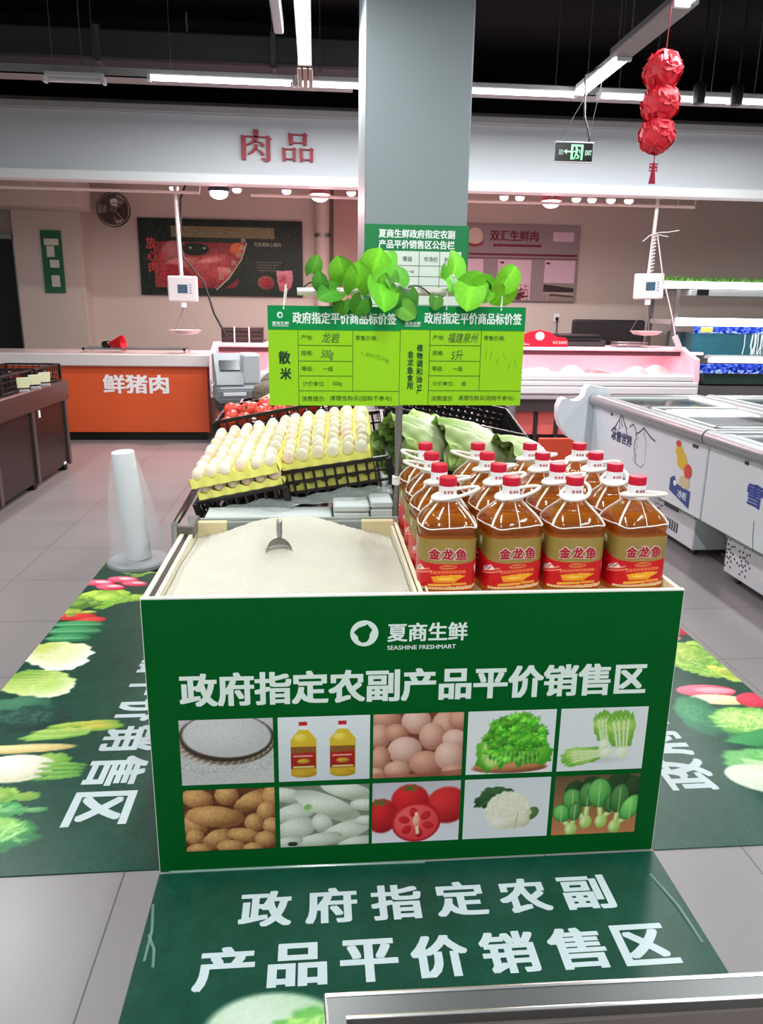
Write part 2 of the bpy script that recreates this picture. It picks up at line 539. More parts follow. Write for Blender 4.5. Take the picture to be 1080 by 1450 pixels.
# dark duct and cable tray high up
t = thing('ventilation_duct', 'dark grey duct running under the black ceiling at the upper left', 'duct', (-2.2, 8.2, 3.75))
MB().box((-6.5, 8.0, 3.72), (1.0, 8.45, 3.98), .02).build('duct_body', mat('duct_grey', (60, 60, 62), .7), t)
m = MB()
for x in (-5.2, -3.6, -2.0, -.4): m.box((x, 7.98, 3.7), (x + .05, 8.47, 4.0))
pieces(m, 'flange', mat('duct_flange', (80, 80, 82), .6), t)
m = MB()
for x in (-4.4, -1.2, .6): m.box((x, 8.2, 3.98), (x + .02, 8.22, 4.2))
pieces(m, 'hanger', STEELD, t)
TRAY = mat('tray_grey', (150, 148, 146), .5)
for (xa, xb, lab) in ((-6.5, .36, 'long grey steel tray behind the tube lights left of the column'),
                      (.90, 7.5, 'long grey steel tray behind the tube lights right of the column')):
    t = thing('cable_tray', lab, 'cable tray', ((xa + xb) / 2, 7.62, 3.48), group='cable trays under the ceiling')
    MB().box((xa, 7.64, 3.485), (xb, 7.86, 3.495)).box((xa, 7.64, 3.485), (xb, 7.65, 3.56)).box((xa, 7.85, 3.485), (xb, 7.86, 3.56)).build('tray_channel', TRAY, t)
    m = MB()
    for k in range(4):
        x = xa + .4 + (xb - xa - .8) * k / 3
        m.tube([(x, 7.75, 3.49), (x, 7.75, 4.2)], .006, 6)
    pieces(m, 'hanger_rod', STEELD, t)

# ---------------------------------------------------------------- tube lamps (each gives its own light)
def tube_lamp(label, x0, y0, x1, y1, z, lit=True, watts=TUBE_W, tubes=1):
    t = thing('tube_light', label, 'tube light', ((x0 + x1) / 2, (y0 + y1) / 2, z), group='fluorescent tube lights under the ceiling')
    d = Vector((x1 - x0, y1 - y0, 0)); L = d.length; d.normalize(); n = Vector((-d.y, d.x, 0))
    c = Vector(((x0 + x1) / 2, (y0 + y1) / 2, z))
    mt = Matrix(((d.x, n.x, 0, c.x), (d.y, n.y, 0, c.y), (0, 0, 1, c.z), (0, 0, 0, 1)))
    wd = .07 if tubes == 1 else .11
    MB().box((-L / 2, -wd / 2, .03), (L / 2, wd / 2, .075), .008, 0, mt).build('housing', mat('lamp_housing', (205, 205, 205), .5), t)
    for k in range(tubes):
        o = (k - (tubes - 1) / 2) * .055
        tb = MB().tube([mt @ Vector((-L / 2 + .03, o, .008)), mt @ Vector((L / 2 - .03, o, .008))], .018, 10)
        tb.build('tube', TUBE if lit else WHITEPL, t)
    m = MB()
    for s in (-1, 1): m.box((s * L / 2 - .015, -wd / 2, -.015), (s * L / 2 + .015, wd / 2, .04), .004, 0, mt)
    pieces(m, 'end_cap', WHITEPL, t)
    m = MB()
    for s in (-.35, .35): m.tube([mt @ Vector((s * L, 0, .07)), mt @ Vector((s * L, 0, 4.2 - z))], .004, 5)
    pieces(m, 'suspension_wire', STEELD, t)
    if lit:
        area((c.x, c.y, z - .02), L, wd, watts, (.98, 1, 1), (0, 0, math.atan2(d.y, d.x)))
    return t

tube_lamp('lit tube light just left of the gap above the red characters', -1.40, 7.34, -.17, 7.34, 3.4, watts=31)
tube_lamp('lit tube light running behind the left edge of the column', -.13, 7.34, 1.10, 7.34, 3.4, watts=31)
tube_lamp('lit tube light between the column and the green exit sign', 1.13, 7.34, 2.33, 7.34, 3.4, watts=31)
tube_lamp('lit tube light behind the red lanterns and black spotlights', 2.55, 7.34, 3.78, 7.34, 3.4, watts=31)
tube_lamp('lit tube light at the far right edge above the fish tanks', 3.82, 7.34, 5.05, 7.34, 3.4, watts=31)
tube_lamp('unlit flat lamp at the upper left, pale grey against the black ceiling', -2.33, 7.55, -1.83, 7.55, 3.41, lit=False)
tube_lamp('bright double tube light pointing into the shop left of the column', -.07, 5.2, -.07, 6.72, 3.4, tubes=2, watts=32)
tube_lamp('bright double tube light leading to the exit sign right of the column', 2.36, 6.28, 2.36, 7.26, 3.4, tubes=2)
tube_lamp('bright tube light at the top right edge, end nearest the viewer', 2.30, 4.1, 2.30, 5.22, 3.4, tubes=2)
# both lamp lines go on unseen overhead; extra side rows added for the lighting
for (x, y) in ((-.07, 3.9), (-.07, 1.2), (2.33, 2.6), (2.33, .2), (-2.6, 5.2), (-2.6, 2.6), (-2.6, .2), (4.7, 5.2), (4.7, 2.2), (-.07, -1.3), (2.33, -1.8)):
    tube_lamp('unseen extra double tube light over the aisles', x, y - .6, x, y + .6, 3.4, tubes=2, watts=TUBE_W * (1.2 if y < 1.5 else 1))
# grey band added for the hazy stretch between the two lamps on the right, broken fixture on the left
t = thing('lamp_haze_band', 'dull grey band added for haze between the two bright lamps at the upper right', 'grey band', (2.33, 5.75, 3.43))
MB().box((2.24, 5.22, 3.41), (2.42, 6.28, 3.47), .01).build('haze_band_body', mat('haze_grey', (120, 122, 122), .5), t)
MB().tube([(2.33, 5.5, 3.46), (2.33, 5.5, 4.2)], .006, 6).tube([(2.33, 6.1, 3.46), (2.33, 6.1, 4.2)], .006, 6).build('hanger_rod', STEELD, t)
t = thing('lamp_bracket', 'short grey bracket hanging beside the bright lamp left of the column', 'bracket', (-.24, 5.7, 3.45))
MB().box((-.28, 5.3, 3.42), (-.21, 6.15, 3.5), .01).build('bracket_body', mat('haze_grey2', (170, 172, 176), .5), t)
MB().tube([(-.245, 5.6, 3.5), (-.245, 5.6, 4.2)], .006, 6).build('hanger_rod', STEELD, t)
t = thing('lamp_connector', 'ribbed metal connector at the far end of the left bright lamp', 'connector', (-.07, 6.95, 3.4))
m = MB()
for k in (-1, 0, 1): m.box((-.07 + k * .045 - .018, 6.76, 3.37), (-.07 + k * .045 + .018, 7.28, 3.41), .004)
pieces(m, 'fin', mat('copperish', (150, 130, 122), .45, metal=.6), t)
MB().tube([(-.07, 7.0, 3.4), (-.07, 7.0, 4.2)], .006, 6).build('hanger_rod', STEELD, t)
# black track spotlights
for (x, lab) in ((3.23, 'black cylinder spotlight just right of the red lanterns'), (3.56, 'second black cylinder spotlight, near the right edge of the picture')):
    t = thing('track_spotlight', lab, 'spotlight', (x, 6.8, 3.3), group='black spotlights under the ceiling')
    MB().lathe([(.03, 0), (.05, .01), (.052, .15), (.04, .17)], (x, 6.8, 3.235), 18).build('spotlight_body', BLACK, t)
    MB().tube([(x, 6.8, 3.4), (x, 6.8, 4.2)], .008, 6).build('stem', BLACK, t)
t = thing('ceiling_pipe', 'thin pale pipe hanging below the black ceiling at the upper right', 'pipe', (2.3, 6.2, 3.9))
MB().tube([(1.3, 6.2, 3.9), (4.6, 6.2, 3.84)], .012, 8).build('pipe_run', STEELD, t)
m = MB()
for x in (1.75, 3.1, 4.2): m.tube([(x, 6.2, 3.88), (x, 6.2, 4.2)], .005, 5)
pieces(m, 'hanger', STEELD, t)

# ---------------------------------------------------------------- raised red characters on the fascia (drawn from strokes)
RED3D = mat('sign_red', (150, 22, 42), .45)
def zf(px, py):    # sheet position on the fascia
    return (-.85 + (px - 20) * (.905 / 1000), 3.335 - (py - 90) * (.315 / 480))
def strokes(name, polys, parent):
    m = MB()
    for p in polys:
        q = [zf(*k) for k in p]
        m.prism(q, lambda u, v, t: (u, 8.8 - t, v), 0.0, .035)
    return m.build(name, RED3D, parent)
t = thing('fascia_sign', 'two raised dark red characters on the pale fascia left of the column', 'sign', (-.35, 8.8, 3.15))
strokes('character', [[(112, 178), (160, 195), (165, 200), (165, 545), (120, 545), (112, 520)], [(160, 190), (400, 195), (400, 212), (160, 210)],
    [(400, 180), (440, 188), (462, 225), (445, 250), (445, 540), (410, 570), (380, 560), (335, 515), (400, 515), (400, 240)],
    [(250, 100), (315, 100), (308, 220), (265, 290), (180, 335), (170, 325), (235, 265), (258, 200)],
    [(268, 250), (350, 280), (380, 315), (365, 345), (340, 340), (315, 290), (262, 265)],
    [(255, 315), (305, 315), (295, 370), (240, 440), (185, 470), (180, 460), (235, 400), (258, 350)],
    [(285, 370), (350, 410), (375, 450), (358, 475), (335, 462), (305, 405), (275, 385)]], t)
def kou(x0, x1, y0, y1):
    w = (x1 - x0) * .23
    return [[(x0 - 6, y0), (x0 + w, y0 + 12), (x0 + w, y1 - 6), (x0 + w - 8, y1), (x0 + 4, y1), (x0, y1 - 10)],
            [(x1 - w, y0 + 10), (x1 - 20, y0 - 8), (x1 + 10, y0 + 20), (x1, y0 + 32), (x1, y1 - 10), (x1 - 10, y1), (x1 - w, y1)],
            [(x0 + w - 4, y0 + 14), (x1 - w + 4, y0 + 14), (x1 - w + 4, y0 + 30), (x0 + w - 4, y0 + 30)],
            [(x0 + w - 4, y1 - 42), (x1 - w + 4, y1 - 42), (x1 - w + 4, y1 - 26), (x0 + w - 4, y1 - 26)]]
strokes('character', kou(662, 872, 130, 305) + kou(590, 742, 345, 548) + kou(790, 945, 345, 552), t)

# ---------------------------------------------------------------- stall: hanging pipes, pendants, spots
PINKPIPE = mat('pipe_pale', (215, 190, 186), .4)
for pts, lab in (([(-6.5, 9.0, 2.73), (-1.25, 9.0, 2.727), (-1.245, 9.0, 2.82)], 'thin pale pipe rail under the fascia at the left'),
                 ([(-.7, 9.02, 2.72), (4.38, 9.02, 2.722), (4.38, 9.02, 2.83)], 'thin pale pipe rail under the fascia ending right of the red lanterns')):
    t = thing('pipe_rail', lab, 'rail', pts[1], group='pipe rails below the fascia')
    MB().tube(pts, .016, 8).build('pipe_run', PINKPIPE, t)
    m = MB(); xs = [pts[0][0] + .4 + k * (pts[1][0] - pts[0][0] - .6) / 3 for k in range(4)]
    for x in xs: m.tube([(x, pts[0][1], 2.73), (x, pts[0][1], 3.3)], .006, 6)
    pieces(m, 'hanger', PINKPIPE, t)
for (x, lab, dk) in ((-1.06, 'dark-shaded pink pendant lamp above the orange counter', 1), (.06, 'glowing pink pendant lamp just left of the column', 0), (2.72, 'glowing pink pendant lamp under the fascia right of the column', 0)):
    t = thing('pendant_lamp', lab, 'lamp', (x, 9.15, 2.8), group='pink pendant lamps over the meat counter')
    sh = mat('shade_dark', (70, 74, 90), .5) if dk else mat('shade_pink', (190, 110, 110), .5)
    MB().lathe([(.03, .12), (.06, .11), (.10, .05), (.125, -.04), (.118, -.04), (.09, .04)], (x, 9.15, 2.8), 24).build('lamp_shade', sh, t)
    MB().ell((x, 9.15, 2.745), (.100, .100, .06), 16, 8).build('bulb', PINKLAMP, t)
    MB().tube([(x, 9.15, 2.9), (x, 9.15, 3.3)], .008, 6).build('cord', CABLE, t)
    spot((x, 9.10, 2.67), 170, PINK, 2.7, (-.35, 0, 0))
names = ['third pink spotlight from the left edge', 'second spotlight right of the dark-shaded pendant', 'spotlight left of the glowing pendant', 'spotlight touching the column on its left']
SP = [(-1.58, 'small pink spotlight left of the dark-shaded pendant, nearest the fan'), (-.88, 'small pink spotlight just right of the dark-shaded pendant'),
      (-.32, 'small pink spotlight below the second red character'), (.42, 'small pink spotlight right beside the column on its left'),
      (2.21, 'first small pink spotlight right of the column'), (2.40, 'second small pink spotlight right of the column'),
      (3.08, 'small pink spotlight just right of the right pendant'), (3.27, 'second small pink spotlight right of the right pendant'),
      (3.50, 'third small pink spotlight right of the right pendant'), (3.72, 'small pink spotlight nearest the hanging tassel')]
for x, lab in SP:
    t = thing('ceiling_spotlight', lab, 'spotlight', (x, 9.35, 2.88), group='small spotlights behind the fascia')
    MB().lathe([(.035, .12), (.05, .10), (.055, 0), (.045, -.005)], (x, 9.35, 2.825), 16).build('spotlight_body', mat('spot_body', (190, 180, 180), .4), t)
    MB().ell((x, 9.35, 2.815), (.052, .052, .036), 14, 6).build('bulb', PINKLAMP, t)
    MB().tube([(x, 9.35, 2.93), (x, 9.35, 3.3)], .01, 6).build('stem', STEELD, t)
    spot((x, 9.35, 2.77), 34 if x < 3 else 9, (1.0, .68, .66), 2.5, (.35, 0, 0))

# wall fan
t = thing('wall_fan', 'dark round wall fan with white hub above the counter, near the pillar', 'fan', (-2.72, 11.5, 2.78))
q = Matrix.Translation((-2.72, 11.22, 2.78)) @ Matrix.Rotation(.5, 4, 'Z') @ Matrix.Rotation(.35, 4, 'X') @ Matrix.Rotation(PI / 2, 4, 'X')
m = MB()
for r, z in ((.225, .0), (.215, .05), (.17, .085), (.11, .1)):
    m.tube([q @ Vector((r * math.cos(a), r * math.sin(a), z)) for a in np.linspace(0, 2 * PI, 40, endpoint=False)], .006, 5, closed=True)
for k in range(30):
    a = 2 * PI * k / 30
    m.tube([q @ Vector((r * math.cos(a), r * math.sin(a), z)) for r, z in ((.07, .105), (.17, .085), (.215, .05), (.225, 0), (.19, -.06), (.08, -.08))], .0025, 4)
m.build('guard', mat('fan_guard', (60, 52, 44), .4), t)
for k in range(3):
    a0 = 2 * PI * k / 3
    MB().grid(lambda u, v: q @ Vector(((.04 + .16 * u) * math.cos(a0 + (v - .5) * 1.5 * (.6 + .4 * u)), (.04 + .16 * u) * math.sin(a0 + (v - .5) * 1.5 * (.6 + .4 * u)), .03 * (v - .5))), 5, 5).build('blade', mat('fan_blade', (44, 38, 30), .4), t, recalc=False)
MB().lathe([(.065, 0), (.065, .02), (.05, .03)], (0, 0, .09), 20, 0, q).build('hub', WHITEPL, t)
MB().lathe([(.05, -.16), (.06, -.1), (.05, 0)], (0, 0, 0), 16, 0, q).tube([q @ Vector((0, 0, -.1)), (-2.72, 11.40, 2.70), (-2.72, 11.5, 2.70)], .025, 8).build('motor', mat('fan_motor', (80, 76, 70), .5), t)

# pipes on the wall
t = thing('wall_pipe', 'pale vertical pipe on the back wall between meat poster and column', 'pipe', (.11, 11.4, 0))
MB().tube([(.11, 11.38, 0), (.11, 11.38, 3.3)], .105, 20).build('pipe_run', WALL, t)
MB().lathe([(.115, 0), (.115, .05)], (.11, 11.38, 2.5), 20).lathe([(.115, 0), (.115, .05)], (.11, 11.38, 1.2), 20).build('collar', STEELD, t)
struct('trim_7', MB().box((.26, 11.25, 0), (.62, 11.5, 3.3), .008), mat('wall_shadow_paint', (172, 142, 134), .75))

# meat poster
t = thing('meat_poster', 'dark green meat poster with red meat photo on the back wall', 'poster', (-1.33, 11.49, 2.2))
MB().box((-2.465, 11.45, 1.68), (-.18, 11.495, 2.71), .006).build('board', mat('poster_back', (18, 26, 20), .4), t)
cv = Canvas(300, 136, (24, 40, 30))
cv.poly([(58, 11), (250, 11), (250, 31), (58, 31)], (120, 116, 84))
cv.poly([(24, 40), (196, 40), (184, 70), (160, 104), (136, 124), (24, 124)], (132, 50, 50), (146, 58, 58))
cv.ell(62, 60, 26, 24, .2, (186, 120, 114), (130, 60, 58)); cv.ell(132, 84, 52, 24, -.25, (196, 96, 92), (140, 44, 46)); cv.ell(80, 78, 40, 12, -.1, (206, 130, 124), (156, 70, 68)); cv.ell(126, 74, 36, 7, -.3, (220, 150, 140), (176, 84, 80))
cv.ell(150, 100, 34, 22, .5, (184, 78, 76), (128, 36, 40)); cv.ell(156, 94, 18, 9, .5, (214, 140, 130), (176, 76, 74)); cv.ell(120, 112, 20, 12, .2, (170, 66, 66), (120, 36, 40)); cv.ell(100, 52, 28, 12, 0, (24, 40, 20), (14, 24, 12))
cv.ell(92, 50, 3, 2, 0, (200, 220, 180)); cv.ell(118, 50, 3, 2, 0, (190, 210, 170))
cv.ell(182, 52, 18, 14, .1, (214, 120, 60), (170, 60, 34)); cv.ell(60, 100, 34, 20, .2, (160, 44, 50), (120, 26, 34))
cv.poly([(196, 40), (210, 40), (200, 76), (172, 112), (150, 126), (134, 126), (160, 104), (184, 70)], (22, 40, 24))
for a, b in (((197, 40), (186, 70)), ((186, 70), (162, 104)), ((162, 104), (138, 126))): cv.line(*a, *b, 2.2, (196, 190, 160))
for k in range(4): cv.line(214 + (k % 2) * 3, 82 + 5 * k - 8, 262 - (k % 3) * 6, 82 + 5 * k - 8, 1.6, (120, 110, 104), .8)
cv.ell(232, 112, 17, 14, 0, (150, 90, 80), (110, 60, 50)); cv.ell(232, 112, 12, 9, .3, (170, 50, 56), (120, 24, 30), wob=.1)
cv.poly([(252, 90), (282, 88), (284, 104), (280, 120), (270, 130), (258, 126), (254, 110)], (206, 140, 150), (176, 90, 106))
cv.ell(266, 108, 8, 10, .3, (170, 60, 80), (200, 130, 140), wob=.2)
cv.noise(10, 2)
cv.build('poster_print', lambda u, v: (-2.44 + 2.235 * u, 11.447, 2.69 - .99 * v), PRINT, t)
m = MB(); fn = plane_xz(-2.465, 11.444, 1.68)
for s, x, y, h in (('放', .10, .62, .16), ('心', .11, .46, .13), ('肉', .12, .30, .15)): text(m, s, fn, x, y, w=.13, h=h, bold=.02)
for s, x, y in (('健', .27, .46), ('康', .27, .33), ('吃', .27, .20)): text(m, s, fn, x, y, w=.10, h=.12, bold=.01)
m.build('lettering', mat('poster_red', (196, 60, 66), .5), t)
m = MB()
for k, (x, y) in enumerate([(1.42, .72), (1.40, .62), (1.35, .52), (1.28, .42), (1.20, .32), (1.10, .22)]): text(m, '新鲜好肉每日'[k], fn, x, y, h=.07, bold=.01)
text(m, '可追溯放心猪肉', fn, 1.60, .68, w=.38, h=.055)
pieces(m, 'small_lettering', mat('poster_pale', (170, 176, 150), .5), t, margin=.03)

# green notice on the pillar
t = thing('pillar_notice', 'narrow green notice board with white slips on the pillar', 'notice board', (-3.57, 11.2, 2.08))
MB().box((-3.70, 11.17, 1.68), (-3.43, 11.2, 2.49), .004).build('board', mat('notice_green', (22, 96, 58), .45), t)
m = MB(); fn = plane_xz(-3.70, 11.168, 1.68)
for x, y, w, h in ((.045, .62, .19, .085), (.07, .47, .10, .14), (.10, .33, .12, .10), (.10, .08, .11, .15)): m.box((-3.70 + x, 11.164, 1.68 + y), (-3.70 + x + w, 11.168, 1.68 + y + h))
pieces(m, 'paper_slip', mat('slip_white', (205, 205, 190), .6), t)

# meat brand poster right
t = thing('shop_poster', 'grey wall poster with red heading and three pale cards, right of the column', 'poster', (2.9, 11.49, 2.2))
MB().box((1.95, 11.45, 1.67), (3.87, 11.5, 2.74), .006).build('board', mat('poster_grey', (146, 132, 136), .5), t)
fn = plane_xz(1.95, 11.447, 1.67)
m = MB()
text(m, '双汇生鲜肉', fn, .58, .84, w=.72, h=.15, bold=.035)
m.box((2.73 - .15, 11.444, 1.67 + .765), (3.30, 11.447, 1.67 + .80))
m.box((2.12, 11.444, 1.67 + .64), (3.85, 11.447, 1.67 + .67)); m.box((1.96, 11.444, 1.67 + .60), (3.86, 11.447, 1.67 + .612))
text(m, '安全放心', fn, .09, .32, w=.40, h=.10, bold=.01); text(m, '冷链加工', fn, .76, .30, w=.44, h=.11, bold=.01); text(m, '冷链运输', fn, 1.45, .29, w=.42, h=.11, bold=.01)
for x in (.06, .75, 1.44): m.box((1.95 + x, 11.444, 1.67 + .53), (1.95 + x + .06, 11.446, 1.67 + .56))
m.build('lettering', mat('poster_maroon', (112, 24, 44), .5), t)
m = MB()
for x0, x1 in ((.02, .50), (.72, 1.22), (1.42, 1.88)): m.box((1.95 + x0, 11.4465, 1.67 + .02), (1.95 + x1, 11.4495, 1.67 + .585))
m.box((1.95 + 1.52, 11.4465, 1.67 + .85), (1.95 + 1.83, 11.4495, 1.67 + .98))
pieces(m, 'card', mat('card_pink', (214, 186, 200), .5), t)
m = MB(); disc(m, .36, .90, .115, .12, fn, .001); m.build('round_badge', mat('badge_cream', (206, 190, 176), .5), t)
m = MB(); poly(m, [(.22, .84), (.25, .78), (.36, .75), (.47, .78), (.50, .84), (.44, .81), (.36, .79), (.28, .81)], fn, .002); m.build('badge_ribbon', mat('badge_red', (150, 40, 50), .5), t)
cv = Canvas(60, 40, (196, 150, 160)); cv.noise(50, 3); cv.ell(30, 28, 26, 12, 0, (110, 34, 48), (70, 20, 30), wob=.2); cv.noise(30, 2)
cv.build('card_picture', lambda u, v: (1.95 + .74 + .46 * u, 11.4455, 1.67 + .24 - .22 * v), PRINT, t)
cv = Canvas(60, 50, (150, 140, 130)); cv.poly([(0, 4), (60, 14), (60, 26), (0, 26)], (60, 44, 44)); cv.poly([(0, 26), (60, 28), (60, 32), (0, 30)], (176, 168, 150)); cv.poly([(14, 30), (60, 36), (60, 40), (14, 36)], (70, 60, 56)); cv.noise(10, 2)
cv.build('card_picture', lambda u, v: (1.95 + 1.42 + .46 * u, 11.4455, 1.67 + .27 - .25 * v), PRINT, t)

# socket with cable on the back wall
t = thing('wall_socket', 'small white wall socket with dark plug behind the meat case', 'socket', (3.62, 11.49, 1.45))
MB().box((3.57, 11.47, 1.38), (3.66, 11.5, 1.50), .006).build('plate', WHITEPL, t)
MB().box((3.595, 11.43, 1.40), (3.635, 11.47, 1.45), .006).tube([(3.615, 11.44, 1.41), (3.62, 11.44, 1.2), (3.6, 11.44, .9)], .008, 6).build('plug', BLACK, t)

# ---------------------------------------------------------------- orange counter
t = thing('meat_counter', 'orange-fronted meat counter with white characters and pale steel top', 'counter', (-2.4, 8.95, 0))
MB().box((-4.6, 8.96, .10), (-1.25, 9.75, .86), .004).build('front_panel', mat('counter_orange', (212, 86, 42), .45, var=.04, vscale=2), t)
MB().box((-4.55, 9.02, 0), (-1.29, 9.7, .10)).build('plinth', mat('plinth_black', (16, 15, 15), .4), t)
MB().box((-4.64, 8.90, .86), (-1.19, 9.8, 1.0), .012).build('countertop', mat('counter_top', (214, 206, 204), .28, spec=.6), t)
m = MB(); fn = plane_xz(-2.43, 8.955, .55)
text(m, '鲜猪肉', fn, 0, 0, w=.74, h=.215, bold=.035)
m.build('lettering', mat('letter_white', (236, 232, 236), .5), t)

t = thing('draining_rack', 'low steel rack lying on the orange counter top', 'rack', (-2.07, 9.2, 1.0))
m = MB()
m.box((-2.66, 9.06, 1.035), (-1.50, 9.09, 1.055)).box((-2.66, 9.42, 1.035), (-1.50, 9.45, 1.055)).box((-2.66, 9.06, 1.035), (-2.63, 9.45, 1.055)).box((-1.53, 9.06, 1.035), (-1.50, 9.45, 1.055))
for k in range(22): m.tube([(-2.62 + k * .051, 9.07, 1.048), (-2.62 + k * .051, 9.44, 1.048)], .005, 5)
m.build('wire_top', STEEL, t)
m = MB()
for x in (-2.645, -1.515):
    for y in (9.075, 9.435): m.tube([(x, y, 1.0), (x, y, 1.04)], .01, 6)
pieces(m, 'foot', STEEL, t)
t = thing('megaphone', 'small red megaphone with black mouthpiece lying on the counter rack', 'megaphone', (-2.3, 9.25, 1.10))
q = Vector((1, -.15, .12)).normalized()
MB().lathe([(.025, 0), (.04, .04), (.09, .16), (.095, .17), (.085, .165), (.035, .05)], (-2.40, 9.25, 1.085), 18, ax=q).build('horn', mat('mega_red', (196, 14, 30), .35), t)
MB().lathe([(.035, -.08), (.045, -.07), (.045, 0), (.035, .01)], (-2.40, 9.25, 1.085), 14, ax=q).box((-2.44, 9.23, 1.05), (-2.41, 9.27, 1.09), .006).build('mouthpiece', BLACK, t)

# ---------------------------------------------------------------- hanging scales
def hanging_scale(label, x, y, zb, top, pan, tilt, pan_dx=0, sc=1.0):
    t = thing('hanging_scale', label, 'scale', (x, y, zb))
    q = Matrix.Translation((x, y, zb)) @ Matrix.Rotation(tilt, 4, 'Y') @ Matrix.Scale(sc, 4)
    MB().box((-.158, -.04, -.135), (.158, .04, .135), .012, 0, q).build('scale_body', mat('scale_white', (226, 214, 216), .4), t)
    MB().box((-.05, -.044, -.045), (.055, -.04, .045), .002, 0, q).build('screen', mat('scale_screen', (66, 92, 112), .25), t)
    m = MB()
    for k in range(4): m.box((.075, -.042, -.05 + k * .028), (.098, -.04, -.036 + k * .028), 0, 0, q)
    m.build('button', mat('scale_button', (150, 150, 190), .5), t)
    m = MB(); m.tube([q @ Vector((-.01, 0, .13)), (top[0], top[1], top[2])], .022, 8)
    m.build('hanging_pole', mat('pole_white', (214, 204, 202), .4), t)
    m = MB(); m.box((-.03, -.02, -.20), (.03, .02, -.13), .008, 0, q); m.build('hook_block', WHITEPL, t)
    px, pz = x + pan_dx, pan
    MB().lathe([(.05, 0), (.14, .012), (.185, .05), (.19, .052), (.178, .05), (.13, .018), (.04, .008)], (px, y, pz), 28).build('pan', mat('pan_steel', (225, 205, 205), .3, metal=.3), t)
    m = MB()
    for k in range(3):
        a = 2 * PI * k / 3 + .3
        m.tube([(x, y, zb - .19), (px + .185 * math.cos(a), y + .185 * math.sin(a), pz + .05)], .0035, 5)
    pieces(m, 'pan_wire', mat('wire_grey', (120, 104, 104), .4), t)
    return t
t = hanging_scale('white hanging scale in front of the dark meat poster', -1.49, 9.05, 1.717, (-1.54, 9.1, 3.3), 1.215, 0.0, 0, 1.03)
MB().tube([(-1.40, 9.1, 3.3), (-1.40, 9.1, 2.85), (-1.47, 9.08, 2.68), (-1.50, 9.08, 2.2), (-1.47, 9.1, 2.05), (-1.26, 9.1, 1.80), (-1.16, 9.1, 1.45), (-1.02, 9.1, 1.18)], .012, 7).build('power_cable', CABLE, t)
t = hanging_scale('white hanging scale near the fish tanks', 3.92, 9.0, 1.835, (3.96, 9.05, 3.3), 1.27, -.03, .02, 1.07)
pts = [(3.925 + .02 * math.cos(a), 8.98 + .02 * math.sin(a), 1.98 + a * .006) for a in np.linspace(0, 70, 150)]
MB().tube(pts, .006, 5).build('coiled_cord', mat('coil_white', (206, 196, 194), .4), t)
MB().tube([(3.95, 8.97, 2.40), (4.05, 8.95, 1.97), (4.2, 8.9, 1.5), (4.28, 8.9, 1.22)], .008, 6).tube([(4.26, 8.9, 1.27), (4.34, 8.9, 1.12)], .035, 8).build('power_cable', mat('cable_pink', (226, 200, 204), .4), t)
MB().tube([(3.78, 8.97, 2.33), (3.86, 8.97, 2.40), (3.95, 8.97, 2.43), (4.08, 8.97, 2.44), (4.2, 8.97, 2.46)], .005, 5).tube([(3.9, 8.97, 2.42), (4.0, 8.97, 2.40), (4.08, 8.97, 2.39)], .004, 5).build('loose_string', CORDW, t)

# ---------------------------------------------------------------- refrigerated meat case
t = thing('meat_case', 'long refrigerated meat case glowing pink behind the freezers', 'display case', (1.6, 8.6, 0))
CX0, CX1 = -1.14, 4.42
MB().box((CX0, 8.72, 0), (CX1, 9.6, .12)).build('plinth', MATS['plinth_black'], t)
MB().box((CX0 + .02, 8.70, .12), (CX1 - .02, 9.62, .40), .004).build('lower_panel', mat('case_lower', (206, 96, 92), .35), t)
MB().box((CX0, 8.64, .40), (CX1, 9.64, .56), .004).build('vent_band', mat('case_dark', (74, 66, 68), .5), t)
m = MB()
for z0, z1, y in ((.55, .61, 8.56), (.615, .70, 8.53), (.705, .76, 8.55), (.765, .83, 8.58)): m.box((CX0 - .02, y, z0), (CX1 + .02, 9.0, z1), .012)
m.build('bumper', mat('case_bumper', (208, 204, 208), .35, spec=.6), t)
MB().box((CX0, 8.62, .76), (CX1, 9.45, .80)).build('deck', mat('case_deck', (236, 214, 218), .4), t)
MB().box((CX0, 9.45, .5), (CX1, 9.62, 1.10), .006).build('back_panel', mat('case_back', (232, 206, 210), .4), t)
MB().box((CX0, 8.95, 1.085), (CX1, 9.62, 1.125), .01).build('top_shelf', mat('case_top', (238, 206, 212), .35), t)
MB().box((CX0, 8.98, 1.03), (CX1, 9.02, 1.085), .004).build('top_rail', mat('case_rail', (96, 50, 60), .4), t)
MB().box((CX0, 8.605, .83), (CX1, 8.612, 1.02)).build('front_glass', GLASS, t)
for x, lab in ((CX0, 0), (CX1, 1)):
    MB().prism([(8.58, .55), (9.64, .55), (9.64, 1.12), (9.0, 1.14), (8.9, 1.10), (8.60, 1.02), (8.56, .8)], lambda u, v, s: (s, u, v), x - .03, x + .03).build('end_panel', mat('case_end', (224, 190, 200), .3), t)
m = MB()
for k in range(6): m.box((CX0 + .3 + k * .95, 9.03, 1.045), (CX0 + 1.1 + k * .95, 9.07, 1.075), .006)
pieces(m, 'case_tube', mat('lit_case_tube', (255, 225, 228), .5, emit=2.5, emit_rgb=(255, 205, 212)), t)
for x in (-.2, 1.0, 2.6, 3.7): area((x, 9.05, 1.035), .9, .06, 5, (1, .50, .58))
m = MB()
for x in (-.9, .4, 2.55, 2.8, 3.1, 4.2): m.box((x, 8.68, .0), (x + .05, 8.73, .42), .004)
pieces(m, 'leg', mat('leg_dark', (60, 56, 58), .4, metal=.6), t)

